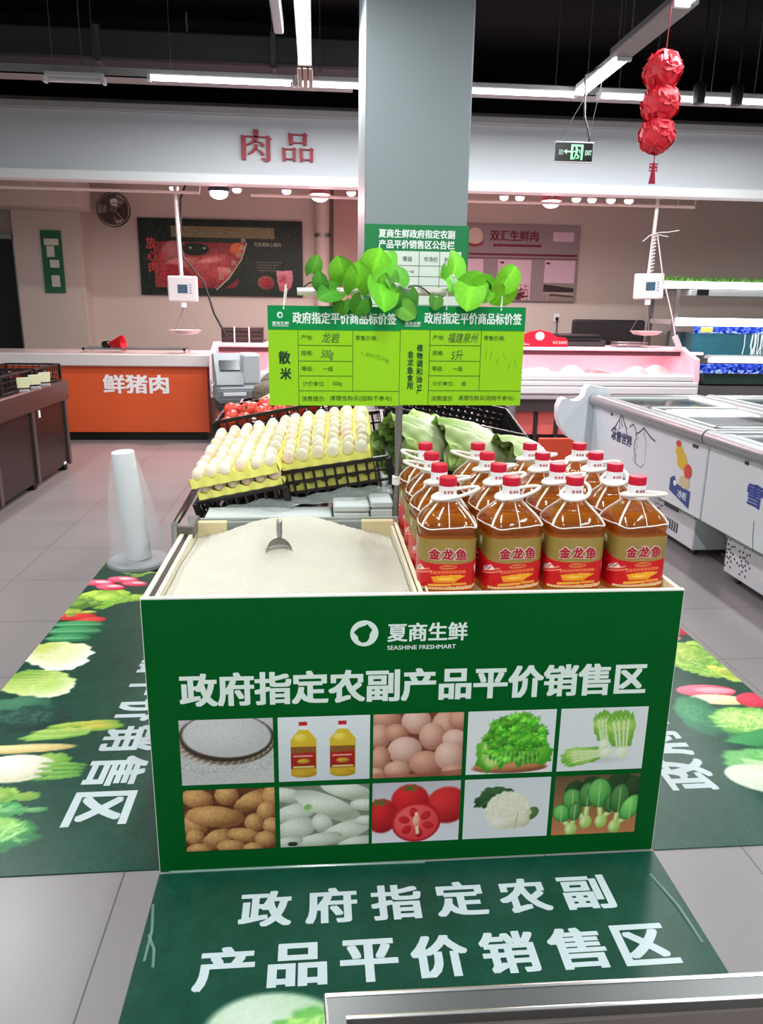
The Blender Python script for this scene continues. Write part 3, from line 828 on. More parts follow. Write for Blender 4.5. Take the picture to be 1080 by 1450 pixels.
# meat on the deck
MEAT = mat('meat_pale', (226, 176, 176), .4, var=.25, vscale=9, sss=.1)
MEAT2 = mat('meat_red', (196, 110, 112), .4, var=.3, vscale=8, sss=.1)
for k, (x, y, s, mm) in enumerate([(-.85, 8.85, .16, 0), (-.5, 8.9, .2, 1), (-.12, 8.86, .18, 0), (2.3, 8.8, .14, 1), (2.62, 9.0, .2, 0), (3.0, 8.85, .19, 0), (3.4, 8.95, .2, 1), (3.78, 8.86, .18, 0), (4.1, 8.95, .2, 0)]):
    r = np.random.RandomState(k); ph = r.rand(3) * 6
    fn = lambda u, v: (x + s * (1.1 * (u - .5) * 2 * .8) * (1 + .12 * math.sin(5 * v + ph[0])), y + (v - .5) * .26, .80 + .10 * max(0, math.sin(PI * u)) ** .5 * max(0, math.sin(PI * v)) ** .5 * (1 + .3 * math.sin(4 * u + ph[1])))
    o = MB().grid(fn, 10, 8).build('pork_cut', [MEAT, MEAT2][mm], recalc=False)
    where = ['at the left end of the meat case', 'second from the left end of the meat case', 'third from the left end of the meat case', 'beside the lime price sign in the meat case', 'below the red arched topper', 'below the gap after the red topper', 'below the black printer', 'below the black cloth', 'at the right end of the meat case'][k]
    tag(o, ('pale' if mm == 0 else 'reddish') + ' slab of pork ' + where, 'meat', 'pork cuts in the meat case')

# things on the case top
t = thing('counter_topper', 'red arched topper sign with white lettering on the meat case', 'sign', (2.7, 8.98, 1.125))
outl = [(2.30, 1.125), (2.985, 1.125), (2.985, 1.20), (2.95, 1.235), (2.84, 1.245), (2.76, 1.295), (2.64, 1.32), (2.52, 1.30), (2.42, 1.25), (2.36, 1.20), (2.30, 1.19)]
MB().prism(outl, lambda u, v, s: (u, s, v), 8.97, 9.0).build('board', mat('topper_red', (220, 24, 52), .4), t)
m = MB(); fn = plane_xz(2.30, 8.969, 1.125)
disc(m, .34, .125, .055, .05, fn, .001)
m.build('round_badge', mat('topper_white', (250, 226, 226), .5), t)
m = MB(); text(m, '双汇生鲜肉', fn, .50, .035, w=.17, h=.035, d=.001); m.box((2.36, 8.966, 1.17), (2.46, 8.968, 1.178)); m.box((2.36, 8.966, 1.15), (2.52, 8.968, 1.158))
m.build('lettering', MATS['topper_white'], t)
t = thing('label_printer', 'flat black printer on the meat case right of the red topper', 'printer', (3.17, 9.3, 1.125))
MB().box((2.95, 9.15, 1.125), (3.52, 9.5, 1.20), .012).build('printer_body', mat('printer_grey', (58, 54, 56), .4), t)
MB().box((2.90, 9.12, 1.20), (3.45, 9.5, 1.27), .015).box((2.92, 9.118, 1.225), (3.43, 9.122, 1.24)).build('printer_lid', mat('printer_black', (20, 20, 22), .35), t)
t = thing('dark_backrest', 'wide black padded panel standing behind the hanging scale', 'panel', (3.75, 9.9, 1.0))
MB().box((3.32, 9.8, .9), (4.28, 9.9, 1.44), .05).build('pad', BLACK, t)
MB().box((3.5, 9.83, 0), (3.56, 9.88, .95)).box((4.0, 9.83, 0), (4.06, 9.88, .95)).build('leg', BLACK, t)
t = thing('steel_tray', 'small steel wire tray on the meat case below the hanging scale', 'tray', (3.8, 9.1, 1.125))
m = MB(); m.box((3.62, 9.0, 1.125), (3.98, 9.25, 1.135), .003)
for z in (1.16, 1.185): m.tube([(3.62, 9.0, z), (3.98, 9.0, z), (3.98, 9.25, z), (3.62, 9.25, z)], .006, 6, closed=True)
m.build('wire_frame', STEEL, t)
t = thing('slotted_box', 'black slotted box with two pale dividers on the left meat case', 'box', (-.9, 9.3, 1.125))
MB().box((-1.10, 9.2, 1.125), (-.62, 9.4, 1.30), .006).build('box_body', mat('box_black', (30, 22, 20), .5), t)
m = MB()
for z in (1.165, 1.21, 1.255): m.box((-1.09, 9.194, z), (-.63, 9.2, z + .02), .002)
pieces(m, 'slat', mat('box_slat', (52, 36, 30), .5), t)
m = MB()
for x in (-.955, -.785): m.box((x, 9.185, 1.125), (x + .014, 9.2, 1.31))
pieces(m, 'divider', WHITEPL, t)
t = thing('small_dish', 'grey stone block beside the hanging pan on the case end', 'block', (-1.0, 9.45, 1.125))
MB().box((-1.12, 9.42, 1.125), (-.60, 9.58, 1.17), .01).build('block_body', mat('block_grey', (96, 86, 82), .6), t)

# price-label scale on a stand in front of the case
t = thing('label_scale', 'grey and white label-printing scale left of the lime price sign', 'scale', (-.66, 6.3, 0))
q = Matrix.Translation((-.655, 6.3, 0)) @ Matrix.Rotation(.25, 4, 'Z')
MB().box((-.17, -.14, .78), (.17, .16, .93), .03, 0, q).build('base', mat('scale_grey', (140, 143, 148), .4), t)
MB().box((-.16, -.15, .83), (.12, -.138, .885), .006, 0, q).build('front_panel', mat('scale_strip', (120, 122, 126), .4), t)
MB().box((-.12, -.156, .845), (.06, -.15, .872), .003, 0, q).build('badge', WHITEPL, t)
MB().prism([(-.13, .93), (.15, .93), (.15, 1.16), (.05, 1.17), (-.10, 1.0)], lambda u, v, s: q @ Vector((s, u, v)), -.165, .05).build('head', mat('scale_head', (160, 163, 168), .4), t)
qs = q @ Matrix.Translation((-.055, -.035, 1.075)) @ Matrix.Rotation(-.72, 4, 'X')
MB().box((-.075, -.004, -.055), (.085, .004, .045), .002, 0, qs @ Matrix.Translation((0, -.010, 0))).build('screen', mat('scale_lcd', (36, 42, 44), .2), t)
MB().box((.05, -.12, .93), (.19, .13, 1.17), .015, 0, q).build('printer_head', mat('scale_white2', (196, 198, 203), .4), t)
MB().box((-.15, -.12, .70), (.15, .14, .78), .02, 0, q).build('underside', mat('scale_under', (44, 46, 48), .5), t)
m = MB(); m.tube([q @ Vector((-.02, 0, .72)), q @ Vector((-.02, 0, .04))], .03, 10)
for a in (0, 2.1, 4.2): m.tube([q @ Vector((-.02, 0, .12)), q @ Vector((-.02 + .26 * math.cos(a), .26 * math.sin(a), .015))], .014, 8)
m.build('stand', mat('stand_dark', (34, 34, 36), .45), t)

t = thing('steel_post', 'round steel bollard in front of the meat case below the lime sign', 'pedestal', (2.05, 8.3, 0))  # supporting pedestal of the meat case, set in front of it
MB().lathe([(.16, 0), (.16, .02), (.135, .03), (.135, .62), (.12, .65)], (2.08, 8.3, 0), 24).build('post', mat('post_grey', (128, 126, 130), .35, metal=.5), t)

# ---------------------------------------------------------------- fish tanks
t = thing('fish_tank_rack', 'tiered fish tank rack with bright shelf lights at the right edge', 'fish tank', (5.3, 9.6, 0))
LITW = mat('lit_shelf_tube', (255, 255, 255), .5, emit=5, emit_rgb=(240, 246, 255))
m = MB()
for x, z0, z1 in ((4.25, 1.83, 1.91), (4.46, 1.385, 1.48), (4.95, .94, 1.0)): m.box((x, 9.28, z0), (6.3, 9.36, z1), .008)
pieces(m, 'light_bar', LITW, t)
m = MB()
for x, z0, z1 in ((4.6, 1.75, 1.82), (4.9, .99, 1.03)): m.box((x, 9.3, z0), (6.3, 10.1, z1))
m.box((4.25, 9.36, 1.83), (6.3, 10.2, 1.90)); m.box((4.46, 9.36, 1.40), (6.3, 10.2, 1.46)); m.box((4.95, 9.36, .94), (6.3, 10.2, .99))
m.build('shelf', mat('tank_shelf', (170, 172, 172), .4), t)
MB().box((4.67, 9.29, 1.745), (4.82, 9.34, 1.825), .006).build('clip', BLACK, t)
TANKW = mat('tank_water', (40, 92, 104), .1, spec=.6, var=.4, vscale=2.5)
MB().box((4.72, 9.36, 1.03), (6.3, 10.1, 1.30)).build('water', TANKW, t)
MB().box((4.95, 9.40, .66), (6.3, 10.1, .80)).build('water', mat('tank_dark', (34, 56, 50), .1, var=.4, vscale=3), t)
for z0, z1, nm in ((1.295, 1.38, 'blue_strip'), (.80, .92, 'blue_strip')):
    cv = Canvas(150, 14, (30, 60, 170)); cv.noise(60, 2)
    for k in range(60): cv.ell(rng.rand() * 150, 9 + rng.rand() * 6, 1 + 3 * rng.rand(), 1 + 1.5 * rng.rand(), 0, (196, 214, 240), (120, 150, 220), soft=.5)
    cv.build(nm, lambda u, v: (4.71 + 1.59 * u, 9.355, z1 - (z1 - z0) * v), PRINT, t)
MB().box((4.8, 9.35, 1.31), (4.96, 9.354, 1.37)).build('yellow_tag', mat('tag_yellow', (206, 196, 90), .5), t)
m = MB()
for k in range(14):
    x = 5.3 + .25 * rng.rand() + .2 * rng.rand()
    m.tube([(x, 9.35, 1.29), (x + .03 * (rng.rand() - .5), 9.35, 1.15), (x + .08 * (rng.rand() - .5), 9.35, 1.04)], .004 + .006 * rng.rand(), 5)
pieces(m, 'water_jet', mat('jet_white', (206, 216, 216), .3), t)
m = MB()
for k in range(700):
    x = 4.27 + 2.0 * rng.rand(); y = 9.3 + .3 * rng.rand(); h = .03 + .06 * rng.rand(); a = rng.rand() * 6
    m.add([(x - .01, y, 1.91), (x + .01, y + .005, 1.91), (x + .03 * math.cos(a), y + .03 * math.sin(a), 1.91 + h)], [(0, 1, 2)])
m.build('grass_strip', mat('grass_green', (70, 116, 34), .6, var=.3, vscale=12), t, smooth=False, recalc=False)
m = MB()
for x in (4.45, 6.25):
    for y in (9.38, 10.1): m.box((x, y, 0), (x + .05, y + .05, 1.9))
m.box((4.68, 9.42, .0), (6.3, 10.1, .64)); m.build('frame', mat('tank_frame', (96, 92, 92), .4), t)
MB().box((4.5, 9.365, 1.48), (6.3, 9.37, 1.76)).build('glass', GLASS, t)
area((5.3, 9.25, 1.40), 1.6, .06, 10, (.9, .95, 1.0), (-.9, 0, 0))

# ================================================================ CHEST FREEZERS ON THE RIGHT
FRZ = mat('freezer_white', (212, 218, 224), .32, spec=.5)
FRZG = mat('freezer_band', (164, 172, 168), .4)
FRZR = mat('freezer_rim', (142, 147, 149), .3, metal=.35)
FRZI = mat('freezer_inside', (150, 152, 146), .5)
FRZD = mat('freezer_caster_dark', (30, 32, 34), .5)  # dark plastic of the casters
BLUEP = mat('decal_blue', (40, 58, 96), .4)
def yz(x0, y0, z0):           # sheet on a face that looks towards -x: u runs towards the viewer
    return lambda u, v, d: (x0 - d, y0 - u, z0 + v)

def freezer(label, x0, x1, ya, yb, ba, bb, detail):
    """long chest freezer, front face at x0, near end ya, far end yb; plinth between ba and bb"""
    t = thing('chest_freezer', label, 'freezer', ((x0 + x1) / 2, (ya + yb) / 2, 0), group='white chest freezers')
    sg = 1 if x1 > x0 else -1
    lo, hi = min(x0, x1), max(x0, x1)
    w = .06
    m = MB()
    m.box((lo, ya, .33), (lo + w, yb, .80), .006).box((hi - w, ya, .33), (hi, yb, .80), .006)
    m.box((lo + w, ya + .002, .335), (hi - w, ya + w, .80)).box((lo + w, yb - w, .335), (hi - w, yb - .002, .80)).box((lo + w, ya + w, .335), (hi - w, yb - w, .40))
    m.build('body', FRZ, t)
    MB().box((lo + w, ya + w, .40), (hi - w, yb - w, .44)).build('inner_floor', FRZI, t)
    MB().box((lo + .11, ba, .26), (hi - .11, bb, .335)).build('vent_band', FRZG, t)
    MB().box((lo + .12, ba, .05), (hi - .12, bb, .27), .006).build('plinth', FRZ, t)
    m = MB()
    for x in (lo + .18, hi - .18):
        for y in (ba + .08, bb - .08):
            m.lathe([(.03, -.014), (.034, -.01), (.034, .01), (.03, .014)], (x, y, .034), 12, ax=(1, 0, 0)).box((x - .012, y - .012, .03), (x + .012, y + .012, .06))
    pieces(m, 'caster', FRZD, t)
    # tubular bumper rim
    m = MB()
    m.tube([(lo - .005, ya, .835), (lo - .005, yb, .835)], .047, 14).tube([(hi + .005, ya, .835), (hi + .005, yb, .835)], .047, 14)
    m.box((lo, ya, .80), (hi, ya + .08, .875), .012).box((lo, yb - .08, .80), (hi, yb, .875), .012)
    m.build('rim', FRZR, t)
    # inner frame and sliding lids
    m = MB()
    for x in (lo + .04, hi - .09): m.box((x, ya + .05, .83), (x + .05, yb - .05, .87), .006)
    for x in (lo + .09, hi - .11): m.box((x, ya + .05, .845), (x + .02, yb - .05, .86), .003)
    pieces(m, 'lid_track', mat('track_pale', (160, 165, 164), .35, metal=.3), t)
    L = (yb - ya - .14); ym = (ya + yb) / 2
    for (a, b, z) in ((ya + .08, ym + .12, .862), (ym - .12, yb - .08, .845)):
        m = MB()
        m.box((lo + .09, a, z), (hi - .09, a + .05, z + .018), .004).box((lo + .09, b - .05, z), (hi - .09, b, z + .018), .004)
        m.box((lo + .09, a, z), (lo + .115, b, z + .018), .004).box((hi - .115, a, z), (hi - .09, b, z + .018), .004)
        lid = m.build('sliding_lid', mat('lid_frame', (172, 177, 176), .35), t)
        MB().box((lo + .11, a + .04, z + .006), (hi - .11, b - .04, z + .011)).build('pane', GLASS, lid)
    # inner baskets: wire dividers
    m = MB()
    for k in range(5):
        y = ya + .3 + k * (yb - ya - .6) / 4
        m.box((lo + .07, y - .006, .44), (hi - .07, y + .006, .72), .003)
    pieces(m, 'basket_divider', mat('basket_white', (196, 198, 194), .5), t)
    if detail:
        fn = yz(x0 - .0, 0, 0)
        m = MB(); m.box((x0 - .002, yb - .42, .755), (x0, yb - .38, .775)).box((x0 - .004, ya + .18, .745), (x0, ya + .11, .765), .002)
        pieces(m, 'lock', mat('lock_dark', (52, 56, 62), .4), t)
        # louvres and key plate on the plinth
        m = MB()
        for k in range(7): m.box((x0 + .116, ba + .22 + k * .035, .10), (x0 + .122, ba + .235 + k * .035, .17))
        m.box((x0 + .104, ba + .22, .245), (x0 + .112, ba + .42, .325), .004)
        m.build('vent_slot', mat('slot_dark', (70, 74, 80), .5), t)
        for c in (bb - .55, bb - .95) if yb > 5 else (ba + .35 + 1.2, bb - .2, bb - .62):
            m = MB()
            for k in range(7):
                for s in range(3):
                    a = 2 * PI * k / 7; rr = .022 + .022 * s
                    y, z = c + rr * math.cos(a + s * .3), .17 + rr * 1.3 * math.sin(a + s * .3)
                    m.box((x0 + .117, y - .005, z - .006), (x0 + .1215, y + .005, z + .006))
            m.build('perforation_pattern', mat('slot_dark', (70, 74, 80), .5), t)
    return t
f1 = freezer('white chest freezer with mountain decal, the farther one in the front row', 2.30, 3.16, 4.22, 6.12, 4.48, 5.95, True)
f2 = freezer('white chest freezer at the right edge, the nearer one in the front row', 2.30, 3.16, 2.25, 4.20, 2.5, 4.09, True)
freezer('white chest freezer of the back row behind the farther one' , 4.16, 3.30, 4.22, 6.12, 4.48, 5.95, False)
freezer('white chest freezer of the back row at the far right edge' , 4.16, 3.30, 2.25, 4.20, 2.5, 4.09, False)
# moulded end panel at the far end
prof = [(2.40, .93), (2.35, .935), (2.25, .95), (2.225, .92), (2.21, .86), (2.17, .825), (2.12, .82), (2.06, .845), (2.02, .83), (2.00, .77), (2.005, .68), (2.03, .61), (2.10, .52), (2.22, .45), (2.32, .38), (2.42, .34), (2.46, .36), (2.46, .84)]
MB().prism(prof, lambda u, v, s: (u, s, v), 6.12, 6.24).build('end_panel', FRZ, f1)
# decals of the far freezer (mountains, lettering, sticker)
fn = yz(2.299, 5.72, .42)
m = MB()
mount = [(.02, .22), (.10, .27), (.16, .33), (.20, .385), (.24, .33), (.30, .28), (.34, .21)]
strip(m, mount, .013, fn); strip(m, [(.20, .385), (.20, .31), (.23, .28)], .010, fn); strip(m, [(.16, .33), (.18, .27), (.16, .25)], .009, fn); strip(m, [(.04, .24), (.09, .25), (.12, .24)], .012, fn)
m2 = [(.48, .27), (.54, .29), (.60, .33), (.66, .31), (.72, .285), (.80, .27)]
strip(m, m2, .011, fn); strip(m, [(.60, .33), (.62, .28), (.66, .25)], .005, fn)
strip(m, [(.36, .30), (.42, .33), (.47, .30), (.49, .24), (.47, .18), (.50, .12), (.52, .06)], .009, fn)
for k in range(16): disc(m, .50 + .03 * math.sin(k * 1.3), .26 - k * .013, .006, .005, fn, .0004, n=8)
text(m, '冰雪世界', fn, .03, .155, w=.40, h=.085, bold=.045, d=.0006)
strip(m, [(.66, .25), (.67, .10)], .004, fn); strip(m, [(.52, .06), (.62, .05), (.66, .08)], .005, fn)
m.build('mountain_decal', BLUEP, f1)
fn = yz(2.299, 4.62, .42)
m = MB()
for x, y, r_ in ((.06, .27, .035), (.10, .235, .04), (.13, .20, .04), (.09, .20, .03)): disc(m, x, y, r_ * 1.5, r_, fn, .0004 + .0003 * x * 10)
m.build('fruit_decal', mat('decal_yellow', (214, 176, 50), .5), f1)
m = MB(); disc(m, .20, .165, .05, .045, fn, .0018); disc(m, .04, .315, .035, .02, fn, .0018); m.build('fruit_decal', mat('decal_red', (206, 70, 56), .5), f1)
m = MB(); disc(m, .17, .09, .07, .04, fn, .0014); m.build('fruit_decal', mat('decal_beige', (206, 188, 150), .5), f1)
m = MB(); poly(m, [(-.02, .02), (-.02, .08), (.03, .105), (.08, .06), (.26, .05), (.26, -.06), (-.02, .0)], fn, .0009); m.build('sticker', mat('decal_deepblue', (28, 66, 136), .4), f1)
m = MB(); disc(m, .05, .06, .022, .018, fn, .0012); text(m, '冷柜', fn, .10, -.02, w=.12, h=.05, bold=.02, d=.0012); m.build('sticker_lettering', WHITEPRINT, f1)
# near freezer: part of the same drawing
fn = yz(2.299, 3.74, .38)
m = MB()
strip(m, [(-.02, .27), (.06, .29), (.14, .28), (.20, .30)], .006, fn); strip(m, [(.08, .10), (.09, .02), (.11, -.06)], .005, fn)
m.build('mountain_decal', BLUEP, f2)
m = MB(); fnd = yz(2.299, 3.76, .55); text(m, '雪山', fnd, 0, 0, w=.30, h=.12, bold=.04, d=.0006); m.build('blue_lettering', mat('decal_blue2', (44, 64, 150), .4), f2)
t = thing('orange_panel', 'low orange-red panel standing behind the freezer end', 'panel', (2.6, 7.5, 0))
MB().box((2.25, 7.4, .0), (4.4, 7.46, .29), .004).build('panel_sheet', mat('panel_orangered', (196, 66, 40), .45), t)

# ================================================================ DARK CABINET AT THE LEFT
t = thing('produce_cabinet', 'dark brown metal produce cabinet at the left edge', 'cabinet', (-2.8, 6.4, 0))
CB = mat('cabinet_brown', (50, 42, 39), .32, metal=.55, var=.15, vscale=2)
CBT = mat('cabinet_trim', (98, 84, 81), .3, metal=.7, var=.12, vscale=2)
MB().box((-3.4, 4.2, .06), (-2.375, 7.42, .66), .006).build('body', CB, t)
m = MB(); m.box((-3.42, 4.15, .66), (-2.345, 7.46, .84), .012); m.build('top_band', CBT, t)
m = MB()
for y in (7.40, 6.55, 5.75, 4.95): m.box((-2.378, y - .05, .05), (-2.355, y + .01, .66), .004)
pieces(m, 'upright', mat('cabinet_upright', (100, 88, 85), .35, metal=.6), t)
m = MB()
for y in (7.32, 6.5, 5.7, 4.9): m.box((-2.46, y - .03, 0), (-2.39, y + .04, .07), .004)
pieces(m, 'foot', BLACK, t)
MB().box((-2.372, 7.20, .075), (-2.364, 7.26, .095)).build('label_plate', WHITEPL, t)
MB().box((-2.343, 6.60, .60), (-2.338, 6.64, .66)).build('price_clip', WHITEPL, t)

def crate(m, w, d, h, nx=10, ny=7, nz=3, b=.006, mtx=None, m_=0):
    """openwork crate, corner at the origin"""
    for z in (0, h):
        e = .010 if z == h else .008
        zz = z - e / 2 if z == h else z
        m.box((0, -.004, zz), (w, .010, zz + e * 1.6), .002, m_, mtx).box((0, d - .01, zz), (w, d + .004, zz + e * 1.6), .002, m_, mtx)
        m.box((-.004, 0, zz), (.010, d, zz + e * 1.6), .002, m_, mtx).box((w - .01, 0, zz), (w + .004, d, zz + e * 1.6), .002, m_, mtx)
    for k in range(nx + 1):
        x = k * (w - b) / nx
        for y in (0, d - b): m.box((x, y, 0), (x + b, y + b, h), 0, m_, mtx)
    for k in range(ny + 1):
        y = k * (d - b) / ny
        for x in (0, w - b): m.box((x, y, 0), (x + b, y + b, h), 0, m_, mtx)
    for k in range(1, nz):
        z = k * h / nz - b / 2
        for y in (0, d - b): m.box((0, y, z), (w, y + b, z + b), 0, m_, mtx)
        for x in (0, w - b): m.box((x, 0, z), (x + b, d, z + b), 0, m_, mtx)
    for k in range(nx): m.box((k * w / nx + .004, 0, 0), (k * w / nx + w / nx * .6, d, .005), 0, m_, mtx)
    for x, y in ((0, 0), (w, 0), (0, d), (w, d)):
        m.box((x - .012, y - .012, 0), (x + .012, y + .012, h + .006), .004, m_, mtx)
    return m

def crate_thing(label, loc, rot, w, d, h, **k):
    t = thing('black_crate', label, 'crate', loc, rot, 'black openwork crates')
    crate(MB(), w, d, h, **k).build('crate_body', BLACKPL, t, local=True)
    return t
for (y, lab, z) in ((6.05, 'black crate on the dark cabinet holding price tags, the nearer one', .845), (6.80, 'black crate at the far end of the dark cabinet', .845)):
    crate_thing(lab, (-2.885, y, z), (0, -.12 * 0, 0), .48, .64, .14, nx=8, ny=10)
for k, y in enumerate((6.42, 6.68, 6.92)):
    t = thing('price_tag', 'small white price tag on the black crate, %s' % ('nearest the left edge', 'middle of three', 'farthest of three')[k], 'price tag', (-2.50, y, .90), group='price tags on the dark cabinet')
    q_ = Matrix.Translation((-2.375, y, .90)) @ Matrix.Rotation(-.75, 4, 'Z') @ Matrix.Rotation(.15, 4, 'Y')
    MB().box((-.003, -.055, -.03), (.003, .055, .055), .001, 0, q_).build('card', mat('tag_cream', (214, 216, 176), .5), t)
    MB().box((-.003, -.035, -.10), (.003, .055, -.045), .001, 0, q_).build('clip', mat('tag_grey', (170, 170, 170), .5), t)
m = MB(); r = np.random.RandomState(5)
for k in range(14):
    o = MB().ell((0, 0, 0), (.055, .045, .04), 10, 6).build('aubergine', mat('aubergine_dark', (34, 24, 34), .25, spec=.6))
    o.location = (-2.80 + .28 * r.rand(), 6.15 + k * .09, .90 + .05 * r.rand()); o.rotation_euler = (0, 0, r.rand() * 3)
    tag(o, 'dark glossy vegetable lying in the crates on the dark cabinet', 'vegetable', 'dark vegetables in the left crates')

# ================================================================ FLOOR MATS
MG = (13, 66, 50)
def mat_canvas(w, h):
    c = Canvas(w, h, MG); c.noise(3, 6)
    return c
def px_map(x0, x1, y0, y1, w, h):
    return lambda X, Y: ((X - x0) / (x1 - x0) * w, (y1 - Y) / (y1 - y0) * h)

# left mat: seen from above, picture top = far end
X0, X1, Y0, Y1 = -1.294, -.44, 1.836, 4.68
w_, h_ = 140, 470
cv = mat_canvas(w_, h_); P = px_map(X0, X1, Y0, Y1, w_, h_); S = w_ / (X1 - X0)
r = np.random.RandomState(8)
def frill(X, Y, R, col, n=9, a0=-.9, a1=.9, rib_highlight=(230, 240, 190)):
    for k in range(n):
        a = a0 + (a1 - a0) * ((k * 5) % n) / (n - 1)
        x, y = P(X, Y); cv.leaf(x, y, R * S * (.8 + .3 * r.rand()), R * S * .22, a + .1 * r.randn(), np.array(col) * (.8 + .35 * r.rand()), rib_highlight)
def lump(X, Y, rx, ry, rot, col, edge=None, wob=0, **k): x, y = P(X, Y); cv.ell(x, y, rx * S, ry * S, rot, col, edge, wob=wob, ph=X * 40 + Y * 17, **k)
def net(X, Y, rx, ry, col, n=60, k=.5):
    for _ in range(n):
        a = r.rand() * 6.3; q_ = r.rand() ** .5 * .85
        x, y = P(X + rx * q_ * math.cos(a), Y + ry * q_ * math.sin(a)); b = a + 1.2 * r.randn(); L_ = 3 + 4 * r.rand()
        cv.line(x, y, x + L_ * math.cos(b), y + L_ * math.sin(b), .9, col, k)
def ruffle(X, Y, rx, ry, col, edge, n=14):
    for k in range(n):
        a = 2.4 * k; q_ = (k / n) ** .5
        lump(X + rx * (1 - q_) * .9 * math.cos(a), Y + ry * (1 - q_) * .9 * math.sin(a), rx * .46, ry * .42, a, np.array(col) * (.82 + .3 * r.rand()), np.array(edge) * (.85 + .25 * r.rand()), .07, soft=.1)
ruffle(-1.26, 4.52, .14, .12, (70, 112, 62), (34, 66, 40)); ruffle(-1.06, 4.36, .12, .10, (150, 184, 96), (96, 146, 60)); net(-1.06, 4.36, .10, .08, (200, 216, 140), 20)
for dx, dy, rr in ((-.10, .0, .10), (.02, .05, .10), (.10, -.02, .08), (-.02, -.07, .09)):
    lump(-1.14 + dx, 4.17 + dy, rr, rr * .55, .3, (236, 120, 140), (190, 26, 60), soft=.1); lump(-1.12 + dx, 4.18 + dy, rr * .55, rr * .24, .3, (250, 214, 214), (240, 120, 150))
ruffle(-1.14, 3.93, .17, .13, (176, 206, 84), (110, 170, 52), 22); ruffle(-1.27, 3.85, .10, .12, (130, 170, 70), (70, 120, 46)); net(-1.14, 3.92, .15, .11, (220, 232, 150), 40)
lump(-1.22, 3.68, .11, .055, .1, (224, 70, 64), (160, 24, 30)); lump(-1.14, 3.63, .08, .045, -.2, (230, 84, 70), (170, 30, 34)); ruffle(-1.26, 3.74, .09, .05, (190, 208, 90), (130, 170, 60), 8)
for dy, L_, w_2 in ((.08, .26, .05), (.0, .28, .055), (-.08, .22, .05)): lump(-1.18, 3.50 + dy, L_ * .5, w_2, .05, (70, 160, 100), (26, 104, 62), .02); x, y = P(-1.29, 3.50 + dy); cv.line(x, y, x + L_ * S * .8, y, 1.2, (170, 214, 170), .7)
lump(-1.19, 3.26, .17, .12, .1, (214, 222, 140), (244, 246, 226), .05, soft=.06); lump(-1.13, 3.18, .11, .10, .3, (226, 232, 176), (248, 250, 236), .05, soft=.06); lump(-1.24, 3.30, .09, .08, 0, (190, 206, 104), (226, 232, 190), .06); net(-1.18, 3.25, .12, .08, (180, 200, 90), 24, .5)
lump(-1.18, 2.98, .16, .11, .15, (160, 196, 80), (206, 224, 150), .05, soft=.06); lump(-1.10, 2.93, .09, .09, .3, (176, 208, 100), (232, 240, 206), .05, soft=.06); lump(-1.22, 3.04, .10, .06, 0, (120, 168, 60), (176, 204, 110), .06)
for k in range(7): x, y = P(-1.26, 2.92 + .03 * k); cv.line(x, y, x + 22, y - 3 + k, 1, (206, 226, 140), .6)
lump(-1.17, 2.78, .13, .09, 0, (70, 128, 96), (30, 84, 66), .06); lump(-1.10, 2.69, .15, .10, .1, (34, 76, 64), (16, 50, 44), .10); net(-1.12, 2.70, .12, .07, (70, 120, 104), 50, .5)
for k in range(6): lump(-.97 + .03 * k, 2.56 + .012 * ((k * 7) % 5) + .01 * k, .13 - .008 * k, .028, -.10, (150 + 12 * k, 196, 84), (96, 156, 54), .03)
for k in range(5): x, y = P(-1.06, 2.53 + .015 * k); cv.line(x, y, x + 34, y - 7 + k, 1, (214, 232, 150), .6)
lump(-1.06, 2.48, .20, .030, -.03, (232, 218, 160), (196, 178, 108)); lump(-.93, 2.40, .07, .05, .1, (150, 196, 86), (90, 150, 50), .08)
lump(-1.04, 2.36, .14, .085, .05, (242, 240, 226), (206, 206, 178), soft=.05)
for k in range(4): lump(-.88, 2.30 + .025 * k, .085, .014, -.12 + .08 * k, (130, 184, 84), (80, 140, 56), .03)
ruffle(-1.02, 2.20, .09, .06, (160, 196, 90), (100, 156, 60), 10)
ruffle(-.97, 2.13, .09, .035, (140, 206, 130), (60, 150, 80), 10); lump(-1.0, 2.02, .17, .085, .1, (90, 180, 90), (30, 112, 58), .06); lump(-1.02, 2.05, .12, .06, 0, (170, 214, 110), (90, 166, 70), .05); net(-1.0, 2.02, .15, .075, (190, 232, 150), 90, .6)
cv.noise(7, 1)
FLATX = lambda X0, X1, Y0, Y1, z: (lambda u, v: (X0 + (X1 - X0) * u, Y1 - (Y1 - Y0) * v, z))
t = thing('floor_mat', 'green printed floor mat left of the display stand with vegetable border', 'floor mat', ((X0 + X1) / 2, (Y0 + Y1) / 2, 0), group='green floor mats')
MB().box((X0, Y0, 0), (X1, Y1, .003)).build('mat_base', mat('mat_green', MG, .3), t)
cv.build('printed_sheet', FLATX(X0, X1, Y0, Y1, .0034), MATPRINT, t)
m = MB()
fl = lambda u, v, d: (-.785 + v, 4.45 - u, .0042 + d)       # reads towards the viewer, tops towards the stand
S_TXT = '政府指定农副产品平价销售区'
for k, c in enumerate(S_TXT):
    text(m, c, fl, 2.245 - (12 - k) * .202, 0, w=.172, h=.195, bold=.036)
m.build('lettering', FILMWHITE, t)

